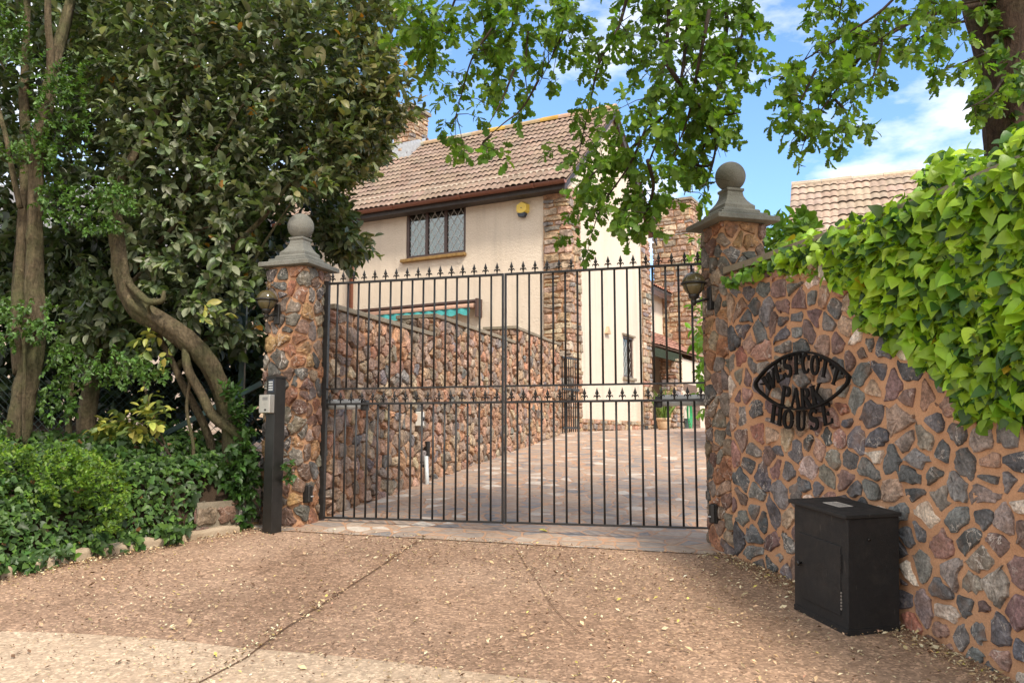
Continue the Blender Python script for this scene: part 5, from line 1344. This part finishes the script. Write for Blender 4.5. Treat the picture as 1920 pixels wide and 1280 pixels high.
for (a, b, ya, yb), lb in zip(segs, labs):
    p0, p1 = G(a, ya), G(b, yb); d = nz((p1 - p0)[:2]); n_ = V3(-d[1], d[0], 0)
    if n_[1] < 0: n_ = -n_
    Ln = np.linalg.norm(p1 - p0); R = random.Random(int(a + 999)); mb = MB(); hh = 0.075 + R.uniform(-.015, .015)
    V = []; K_ = 6
    for i in range(K_ + 1):
        c = p0 + (p1 - p0) * (i / K_); tp = hh * R.uniform(0.85, 1.1) * (0.8 if i in (0, K_) else 1)
        V += [c - Z3 * 0.05 + n_ * R.uniform(-.008, .008), c + Z3 * tp * 0.75 + n_ * R.uniform(0, .012), c + Z3 * tp + n_ * 0.035, c + Z3 * tp * 0.95 + n_ * 0.13, c - Z3 * 0.05 + n_ * 0.13]
    Fs = [(i * 5 + k, i * 5 + k + 1, i * 5 + k + 6, i * 5 + k + 5) for i in range(K_) for k in range(4)] + [(0, 1, 2, 3, 4), tuple(K_ * 5 + k for k in (4, 3, 2, 1, 0))]
    mb.add(V, Fs); ob = mb.build('kerb_stone', M['kerb'], None, False, org=(p0 + p1) / 2); bev(ob, 0.008)
    tag(ob, lb, 'kerb stone', 'kerb stones edging the ivy bank')
# low stone wall fragment between kerb and post
p0, p1 = G(375, 1013) + V3(-0.075, 0.06, 0), G(500, 985) + V3(-0.075, 0.06, 0)
lw = thing('low_stone_wall', 'low broken stone wall overgrown with ivy behind the kerb by the keypad post', 'wall', V3(*((p0 + p1) / 2)[:2], 0.7))
pth = Path([p0[:2] + V3(0, 0.25), p0[:2], p1[:2], p1[:2] + V3(0, 0.25)], False, 0.03, 1)
lc = core('wall_core', pth, 0.5, 0.92, M['coping'], lw, 0.06, 0.006)
stones('stonework', coursed(pth.L, 0.5, 0.91, 0.10, 0.16, 0.14, 0.26, 0.02, random.Random(5)), path_map(pth), 0.015, PAL_PIL, M['stone'], lc, 91)
# ivy ground cover on the bank
n = 10500
j = rng.random(n) * (len(kq) - 1.001); ji = j.astype(int); kk = kq[ji] + (kq[np.minimum(ji + 1, len(kq) - 1)] - kq[ji]) * (j - ji)[:, None]
dd = np.where(np.sin(j * 2.1) + np.sin(j * 5.3 + 1) > 0.35, -0.07, 0.06) + rng.random(n) ** 1.5 * 1.5
hx = np.interp(dd, [h[0] for h in hs_], [max(0.03, h[1]) for h in hs_])
q = kk + off_n[None] * (dd + 0.02)[:, None]
lump = 0.05 * np.sin(q[:, 0] * 9 + 1) * np.sin(q[:, 1] * 7)
pos = np.column_stack([q, 0.1 * q[:, 1] + hx + 0.015 + lump + rng.random(n) * 0.10])
steep = np.clip(1 - dd / 0.6, 0, 1)
nr = np.column_stack([np.full(n, 0.55) * (0.3 + steep), -0.75 * (0.35 + steep), np.full(n, 0.75)]) + rng.normal(0, 0.38, (n, 3))
dr = nz(np.column_stack([rng.normal(0.25, 0.6, n), rng.normal(-0.35, 0.6, n), rng.normal(-0.45, 0.4, n)]))
keep = ~((q[:, 0] > -2.42) & (dd < 0.25) & (q[:, 1] > 6.3)) 
col = colours(n, (0.05, 0.10, 0.026), 0.35, [((0.10, 0.19, 0.035), 0.25), ((0.22, 0.11, 0.045), 0.012)])
ob = leaves('ground_ivy', pos[keep], dr[keep], nr[keep], (0.05 * np.exp(rng.normal(0, 0.25, n)))[keep], T_LOBE, col[keep], M['ivyleaf'])
kind(ob, 'stuff'); ob['label'] = 'dark green ivy covering the bank behind the kerb'
# bright bush
bs = thing('bush', 'bright green small-leaved bush in front of the pale twin-stemmed tree', 'bush', (-3.6, 6.2, 0.65))
b1 = foliage([(-40, 830), (20, 835), (70, 850), (120, 828), (165, 845), (215, 870), (238, 920), (228, 985), (190, 1010), (160, 950), (120, 915), (80, 960), (30, 1000), (-40, 1020)], 330, 5.75, 6.35, 18, 0.14, 0.030, P(110, 960, 6.8), 0.8, upb=1.0, opens=1.2)
pos, dr, nr, sz = b1; leaves('foliage', pos, dr, nr, sz, T_SM, colours(len(pos), (0.15, 0.25, 0.032), 0.3, [((0.08, 0.15, 0.025), 0.35)]), M['ivyleaf'], bs)
mb = MB()
for i in range(9):
    limb(mb, [(60 + i * 18, 1000, 6.6, .012), (50 + i * 20, 940, 6.5, .009), (30 + i * 24, 870 + 8 * (i % 3), 6.4, .004)], None, 6)
mb.build('stems', M['twig'], bs, True)
# variegated shrub
vs_ = thing('variegated_shrub', 'small shrub with yellow-green variegated leaves under the bent trunk', 'shrub', (-3.1, 7.1, 1.25))
vv = cat([foliage([(190, 800), (210, 770), (270, 760), (310, 745), (305, 790), (270, 830), (200, 845)], 26, 6.75, 7.1, 9, 0.2, 0.075, P(330, 840, 7.0), 0.8, droop=0.5), foliage([(250, 640), (310, 610), (310, 680), (270, 690)], 8, 6.8, 7.1, 6, 0.16, 0.07, P(330, 640, 7.1), 0.8, droop=0.5), foliage([(375, 570), (410, 570), (405, 600), (370, 600)], 3, 6.7, 6.9, 6, 0.16, 0.08, P(360, 580, 7.1), 0.8)])
leaves('foliage', vv[0], vv[1], vv[2], vv[3], T_ELL, colours(len(vv[0]), (0.34, 0.34, 0.07), 0.2, [((0.12, 0.17, 0.04), 0.5)]), M['leaf'], vs_)
mb = MB(); limb(mb, [(330, 870, 7.0, .012), (300, 830, 7.0, .01), (260, 790, 6.95, .007), (215, 790, 6.9, .003)], None, 6); mb.build('stem', M['twig'], vs_, True)
# ivy climbing on the bent trunk base and beside the post
ic_ = foliage([(415, 720), (450, 730), (470, 800), (478, 870), (480, 985), (455, 985), (430, 930), (395, 900), (425, 850), (440, 790)], 130, 6.85, 7.1, 8, 0.12, 0.055, P(430, 850, 7.4), 1.0)
ic2 = foliage([(525, 860), (552, 866), (548, 895), (535, 930), (524, 925)], 7, 6.74, 6.85, 6, 0.1, 0.045, P(530, 900, 7.2), 1.0)
iv = cat([ic_, ic2]); ivt = thing('climbing_ivy', 'dark ivy climbing the base of the bent trunk beside the keypad post', 'ivy', P(440, 960, 7.1))
leaves('leaves', *iv[:4], T_LOBE, colours(len(iv[0]), (0.045, 0.10, 0.022), 0.3), M['ivyleaf'], ivt)

# ---------------- oak
ob0 = P(1895, 560, 6.4); ob0[2] = 0.9
oak = thing('oak_tree', 'oak with a dark leaning trunk behind the wall and leafy sprays hanging over the gate', 'tree', ob0)
mb = MB(); dO = 6.4
limb(mb, [(1905, 700, dO, .20), (1900, 560, dO, .19), (1893, 400, dO, .165), (1888, 280, dO, .165), (1882, 180, dO, .175), (1878, 90, dO, .21), (1870, 10, dO - .05, .235), (1850, -90, dO - .2, .22), (1800, -260, dO - .5, .2), (1740, -450, dO - 1.0, .18)], 70, 18, 0.08)
limb(mb, [(1880, 30, dO - .1, .10), (1960, -120, dO - .4, .12), (2080, -300, dO - .8, .10), (2200, -500, dO - 1.2, .08)], None, 12)
limb(mb, [(1820, -160, dO - .3, .13), (1650, -230, dO - .6, .10), (1450, -210, dO - .8, .08), (1250, -150, dO - .9, .06), (1060, -110, dO - .9, .045), (850, -90, dO - .8, .03)], 50, 12)
limb(mb, [(1845, 5, dO - .2, .03), (1760, 22, dO - .6, .022), (1690, 50, dO - .9, .016), (1620, 100, dO - 1.1, .011), (1575, 160, dO - 1.2, .007), (1530, 220, dO - 1.25, .004)], None, 8)
limb(mb, [(1700, -215, dO - .5, .16), (1600, -500, dO - 1.5, .13), (1400, -800, dO - 2.5, .10)], None, 10)
oak_trunk = mb.build('trunk', M['oakbark'], oak, True)
BR = {  # px polylines (with depth), number of sprays, spread px
 'b1': ([(1250, -140), (1252, 60), (1240, 150), (1215, 230), (1180, 310), (1135, 375), (1118, 412)], 5.5, 58, 42),
 'b2': ([(1290, -140), (1285, 90), (1270, 180), (1230, 270), (1200, 350), (1165, 415)], 5.8, 58, 40),
 'b3': ([(1350, -140), (1362, 60), (1350, 140), (1338, 210), (1312, 300), (1290, 360)], 5.6, 44, 34),
 'b4': ([(1200, -120), (1160, 50), (1120, 130), (1105, 200), (1085, 290)], 5.7, 34, 34),
 'b5': ([(1420, -110), (1400, 30), (1385, 90), (1378, 140)], 5.5, 22, 30),
 'b6': ([(1250, 120), (1300, 190), (1350, 215), (1388, 212)], 5.4, 14, 24),
 'b7': ([(1240, 220), (1170, 290), (1120, 320), (1095, 345)], 5.5, 20, 26),
 'b8': ([(1215, 300), (1225, 350), (1215, 390), (1205, 400)], 5.4, 12, 20),
 'b9': ([(1250, 250), (1290, 300), (1330, 310), (1345, 250)], 5.7, 16, 26),
 'b10': ([(1300, -100), (1260, -20), (1230, 60), (1200, 120)], 6.0, 34, 46),
 'b11': ([(1330, 20), (1310, 120), (1290, 220), (1260, 300)], 5.3, 30, 40),
 'a1': ([(1090, -110), (1055, 60), (1010, 160)], 5.9, 34, 40),
 'a2': ([(960, -100), (930, 40), (885, 110), (865, 180), (845, 250)], 5.8, 50, 34),
 'a3': ([(880, -90), (840, 30), (800, 75), (770, 60)], 5.7, 34, 30),
 'a4': ([(1000, -100), (960, 50), (950, 110), (925, 150)], 6.1, 34, 38),
 'a5': ([(820, -90), (790, 20), (815, 110), (800, 160)], 6.0, 20, 28),
 'a6': ([(920, 255), (905, 268), (925, 280)], 5.6, 4, 12),
 'c2': ([(1750, -140), (1640, 30), (1560, 80), (1490, 125), (1460, 150)], 5.2, 30, 26),
 'c1': ([(1690, 50), (1620, 100), (1575, 160), (1530, 220), (1500, 290)], 5.25, 34, 28),
 'c3': ([(1660, 40), (1645, 120), (1625, 180)], 5.1, 12, 20),
 'c4': ([(1810, 40), (1750, 55), (1700, 90)], 5.4, 16, 24),
 'c5': ([(1600, -110), (1575, 20), (1565, 90)], 5.5, 22, 26),
 'c6': ([(1850, 100), (1800, 120), (1750, 138)], 5.6, 9, 18),
 'c7': ([(1560, 180), (1590, 225), (1585, 260)], 5.2, 9, 18),
 'c8': ([(1530, 130), (1500, 190), (1470, 225)], 5.3, 9, 18),
 'c9': ([(1880, 150), (1850, 185), (1810, 205)], 5.8, 8, 16),
 'c10': ([(1850, 0), (1780, 10), (1700, -20)], 5.6, 16, 22),
 'bare1': ([(1010, 150), (985, 195), (940, 235), (905, 265)], 5.6, 2, 10),
 'bare2': ([(1330, 230), (1342, 275), (1328, 335), (1310, 352)], 5.5, 4, 10),
 'bare3': ([(965, 130), (940, 190), (915, 235)], 5.7, 0, 8),
 'bare4': ([(990, 60), (985, 130), (990, 185)], 5.7, 1, 8),
}
mb = MB(); cen = []; axs = []
for nm, (pl, dp, ns_, spd) in BR.items():
    n_ = len(pl); pts = [(*p, dp + 0.15 * math.sin(i * 1.7 + dp * 9), 0.016 * (1 - 0.8 * i / (n_ - 1)) * (0.6 if nm[0] != 'b' or nm.startswith('bare') else 1)) for i, p in enumerate(pl)]
    ctr = limb(mb, pts, 24, 6, 0.05)
    for _ in range(int(ns_ * (1.0 if nm[0] == 'c' else 1.12))):
        i = int(2 + 21.9 * random.random() ** 0.9); p = ctr[min(i, 23)]
        off = V3(random.gauss(0, 1), random.gauss(0, 1.4), random.gauss(-0.15, 0.9)) * spd / 280
        e_p = p + off; cen.append(e_p); a = nz(off + V3(0, 0, -0.12)) ; axs.append(a + rng.normal(0, 0.3, 3))
        if random.random() < 0.6:
            md = (p + e_p) / 2 + V3(0, 0, 0.02); mb.tube([p, md, e_p], [0.004, 0.0025, 0.0015], 4, False)
tw = mb.build('branches', M['twig'], oak_trunk, True)
sp_ = sprays(np.array(cen), np.array(axs), 11, 0.12, 0.069, upb=0.8, droop=0.25, opens=1.1, jit=0.5)
pos, dr, nr, sz = sp_
yc = pos[:, 1] * math.cos(TH) + (pos[:, 2] - E) * math.sin(TH); pxx = 960 + F * pos[:, 0] / yc; pyy = 640 - F * ((pos[:, 2] - E) * math.cos(TH) - pos[:, 1] * math.sin(TH)) / yc
kp_ = ~((pxx > 1322) & (pxx < 1420) & (pyy > 270) & (pyy < 480)); pos, dr, nr, sz = pos[kp_], dr[kp_], nr[kp_], sz[kp_]
leaves('crown', pos, dr, nr, sz, (T_OAK[0] * V3(1.2, 1, 1), T_OAK[1]), colours(len(pos), (0.095, 0.175, 0.024), 0.28, [((0.15, 0.24, 0.03), 0.25)]), M['oakleaf'], oak)
# the rest of the crown, overhead and out of frame, casting the forecourt shade
n = 380
q = rng.normal(0, 1, (n * 3, 3)); q = nz(q) * (rng.random((n * 3, 1)) ** 0.4)
cc_ = q * V3(5.6, 5.2, 2.6) + V3(2.6, 2.2, 7.6)
ok = (cc_[:, 2] > E + 0.60 * np.maximum(cc_[:, 1], 0) + 0.35) | (cc_[:, 1] < -0.3)
cc_ = cc_[ok & (cc_[:, 2] > 4.6)][:n]
sp2 = sprays(cc_, rng.normal(0, 1, (len(cc_), 3)), 9, 0.4, 0.16, upb=1.0, droop=0.1, opens=1.2)
leaves('crown', sp2[0], sp2[1], sp2[2], sp2[3], T_OAKS, colours(len(sp2[0]), (0.085, 0.16, 0.022), 0.25), M['oakleaf'], oak)
# ivy leaves up the oak trunk
tv_ = foliage([(1815, 10), (1915, 0), (1925, 120), (1925, 290), (1870, 300), (1895, 200), (1870, 120), (1845, 60)], 30, 6.0, 6.3, 7, 0.14, 0.075, P(1890, 150, 6.6), 0.8)
tv2 = foliage([(1810, 170), (1850, 150), (1860, 210), (1830, 215)], 10, 5.9, 6.2, 7, 0.12, 0.075, P(1890, 150, 6.6), 0.8)
tvv = cat([tv_, tv2]); oi = thing('trunk_ivy', 'ivy leaves clinging to the dark oak trunk', 'ivy', P(1890, 300, 6.3))
leaves('leaves', *tvv[:4], T_HEART, colours(len(tvv[0]), (0.07, 0.14, 0.03), 0.3, [((0.15, 0.24, 0.03), 0.25)]), M['ivyleaf'], oi)

# ---------------- ivy over the curved wall
NIV = 2900
wi = thing('wall_ivy', 'bright green ivy spilling over the top of the curved stone wall', 'ivy', (2.1, 4.4, WT))
IV = [(1432, 492), (1460, 465), (1500, 446), (1560, 436), (1600, 422), (1650, 412), (1690, 384), (1725, 362), (1748, 318), (1780, 292), (1830, 304), (1858, 330), (1892, 278), (1915, 238), (1990, 200), (2050, 420), (2050, 760), (1925, 750), (1905, 785), (1880, 780), (1850, 760), (1835, 780), (1812, 775), (1808, 722), (1780, 698), (1720, 668), (1690, 650), (1650, 632), (1622, 592), (1600, 550), (1560, 526), (1500, 508), (1450, 505)]
qq = sample_poly(IV, NIV)
gap_ = np.sin(qq[:, 0] / 31 + 1.3 * np.sin(qq[:, 1] / 43)) + np.sin(qq[:, 1] / 27 + qq[:, 0] / 90)
qq = qq[(gap_ > -0.95) | (rng.random(NIV) < 0.25)]; n = len(qq); dw = np.array([wall_d(x) for x in qq[:, 0]])
ztop = WT + 0.02; zz = PV(qq[:, 0], qq[:, 1], dw)[:, 2]
above = zz > ztop
lowb = np.interp(qq[:, 0], [1430, 1600, 1800, 1950], [510, 590, 760, 780])
bul = np.clip((lowb - qq[:, 1]) / 180, 0, 1)
d = np.where(above, dw + rng.uniform(-0.12, 0.6, n), dw - 0.03 - bul * 0.13 * rng.random(n))
c = PV(qq[:, 0], qq[:, 1], d)
ax = np.column_stack([rng.normal(-0.35, 0.4, n), rng.normal(-0.35, 0.4, n), rng.normal(0.1, 0.5, n)])
s1 = sprays(c, ax, 6, 0.12, 0.058, upb=0.35, droop=0.75, opens=1.0, jit=0.55)
pos, dr, nr, sz = s1; nr = nr + V3(-0.55, -0.75, 0.25); sz = np.clip(sz * np.exp(rng.normal(-0.05, 0.28, len(sz))), 0.026, 0.082)
gl = np.repeat(rng.random(n) ** 1.2, 6)[:, None]
col = colours(len(pos), (0.17, 0.31, 0.024), 0.18) * (1 - gl) + colours(len(pos), (0.37, 0.54, 0.035), 0.16) * gl
dk_ = rng.random(len(pos)) < 0.22; col[dk_] = colours(int(dk_.sum()), (0.05, 0.115, 0.022), 0.25)
yl_ = rng.random(len(pos)) < 0.0025; col[yl_] = (0.5, 0.36, 0.03)
leaves('foliage', pos, dr, nr, sz, T_HEART, col, M['ivyleaf'], wi)
# small sprigs along the coping next to the pillar
sg_ = foliage([(1350, 522), (1390, 505), (1440, 490), (1450, 515), (1400, 527), (1360, 532)], 24, 5.55, 5.85, 5, 0.07, 0.048, P(1400, 560, 6.2), 0.8, droop=0.5)
leaves('foliage', sg_[0], sg_[1], sg_[2] + V3(-0.3, -0.8, 0.2), sg_[3], T_HEART, colours(len(sg_[0]), (0.12, 0.24, 0.025), 0.2), M['ivyleaf'], wi)
mb = MB()
for i in range(14):
    x = 1500 + i * 30; dd_ = wall_d(x) + 0.1; y0 = np.interp(x, [1430, 1600, 1800, 1950], [500, 560, 700, 720]); limb(mb, [(x, y0, dd_ - .12, .004), (x + 10, y0 - 60, dd_ - .13, .006), (x + 20, y0 - 90, dd_ - .08, .005)], None, 5)
mb.build('stems', M['twig'], wi, True)
# laurel behind the wall beside the pillar
lr = thing('laurel_shrub', 'glossy green laurel just behind the pillar and the ivy wall', 'shrub', (2.1, 7.0, 0.7))
lv_ = foliage([(1428, 500), (1430, 440), (1450, 425), (1480, 430), (1520, 425), (1540, 450), (1520, 490), (1460, 520)], 60, 6.5, 7.2, 9, 0.2, 0.095, P(1480, 560, 7.0), 0.9, upb=0.8)
leaves('foliage', *lv_[:4], T_ELL, colours(len(lv_[0]), (0.12, 0.22, 0.03), 0.22), M['ivyleaf'], lr)
mb = MB(); limb(mb, [(1470, 760, 6.9, .03), (1475, 620, 6.9, .025), (1480, 480, 6.9, .012)], None, 8); mb.build('stem', M['twig'], lr, True)
# green sprigs behind the right gate post
vb = thing('climbing_plant', 'long-leaved green climber behind the gate post beside the lantern', 'climber', (1.75, 7.3, 0.73))
cl_ = cat([foliage([(1306, 570), (1322, 540), (1330, 660), (1324, 700), (1312, 660)], 22, 6.9, 7.4, 8, 0.16, 0.075, P(1350, 640, 7.2), 0.9, droop=0.4), foliage([(1314, 700), (1330, 690), (1330, 770), (1320, 760)], 8, 6.9, 7.3, 7, 0.14, 0.07, P(1350, 720, 7.2), 0.9, droop=0.4), foliage([(1300, 440), (1320, 430), (1322, 520), (1306, 520)], 8, 6.9, 7.3, 7, 0.14, 0.06, P(1350, 500, 7.2), 0.9, droop=0.4)])
leaves('foliage', *cl_[:4], T_ELL, colours(len(cl_[0]), (0.17, 0.32, 0.035), 0.22), M['ivyleaf'], vb)
# grasses in the pot
n = 70; c = np.repeat((pp + Z3 * 0.22)[None], n, 0) + rng.normal(0, 0.06, (n, 3)) * V3(1, 1, 0.2)
dr = nz(np.column_stack([rng.normal(0, 0.25, (n, 2)), np.ones(n)])); leaves('foliage', c, dr, rng.normal(0, 1, (n, 3)), rng.uniform(0.35, 0.75, n), tmpl([(0.012, 0), (0.03, 0.4), (0.025, 0.75), (0.002, 1.0)], 0.1, 0.25), colours(n, (0.14, 0.22, 0.05), 0.25), M['leaf'], pt)

# ---------------- leaf litter
n = 36000
x = rng.uniform(-4.6, 3.0, n); y = 2.4 + 4.9 * rng.random(n) ** 0.9
n2 = 5000; y2 = rng.uniform(2.4, 6.3, n2); x2 = np.interp(y2, wcurve[::-1, 1], wcurve[::-1, 0]) - 0.03 - np.abs(rng.normal(0, 0.10, n2))
n3 = 3500; y3 = rng.uniform(4.8, 7.0, n3); x3 = np.interp(y3, [4, 5.4, 6.82, 7.2], [-4.6, -3.25, -2.17, -1.7]) + 0.02 + np.abs(rng.normal(0, 0.14, n3))
sa, sb = G(782, 1016), G(300, 1325); n4 = 900; t4 = rng.random(n4); x4 = sa[0] + (sb[0] - sa[0]) * t4 + rng.normal(0, 0.03, n4); y4 = sa[1] + (sb[1] - sa[1]) * t4
x = np.concatenate([x, x2, x3, x4]); y = np.concatenate([y, y2, y3, y4]); n = len(x)
dens = 0.35 + 0.4 * (np.sin(x * 1.7 + y * 2.3) * 0.5 + 0.5) + 0.25 * (x > 0)
xw = np.interp(y, wcurve[::-1, 1], wcurve[::-1, 0]); kx = np.interp(y, [4, 5.4, 6.82, 7.2], [-4.6, -3.25, -2.17, -1.7])
ok = (rng.random(n) < dens) & (x < xw - 0.03) & (x > kx) & (y < 6.9 - 0.28 * (x + 1.7) * 0.99)
x, y = x[ok], y[ok]; n = len(x)
nr = np.column_stack([rng.normal(0, 0.35, n), rng.normal(-0.1, 0.35, n), np.ones(n)]); a = rng.uniform(0, 6.28, n)
T_LIT = tmpl([(0.03, 0), (0.26, 0.45), (0.01, 1.0)], 0.3, -0.25)
col = colours(n, (0.50, 0.36, 0.21), 0.25, [((0.17, 0.10, 0.06), 0.36), ((0.70, 0.60, 0.40), 0.2), ((0.60, 0.52, 0.14), 0.02)])
ob = leaves('leaf_litter', np.column_stack([x, y, 0.1 * y + 0.012]), np.column_stack([np.cos(a), np.sin(a), 0.1 + np.zeros(n)]), nr, 0.0125 * np.exp(rng.normal(0, 0.42, n)), T_LIT, col, M['litter'])
kind(ob, 'stuff'); ob['label'] = 'dry pale leaf litter scattered over the forecourt'
lfp = G(1010, 998); ob = leaves('fallen_leaf', np.array([lfp + Z3 * 0.02]), np.array([[1, 0.2, 0.05]]), np.array([[0, -0.3, 1.0]]), np.array([0.075]), T_OAK, np.array([[0.62, 0.55, 0.10]]), M['litter'], None, org=lfp)
tag(ob, 'single yellow fallen leaf on the paving in front of the gate', 'leaf')
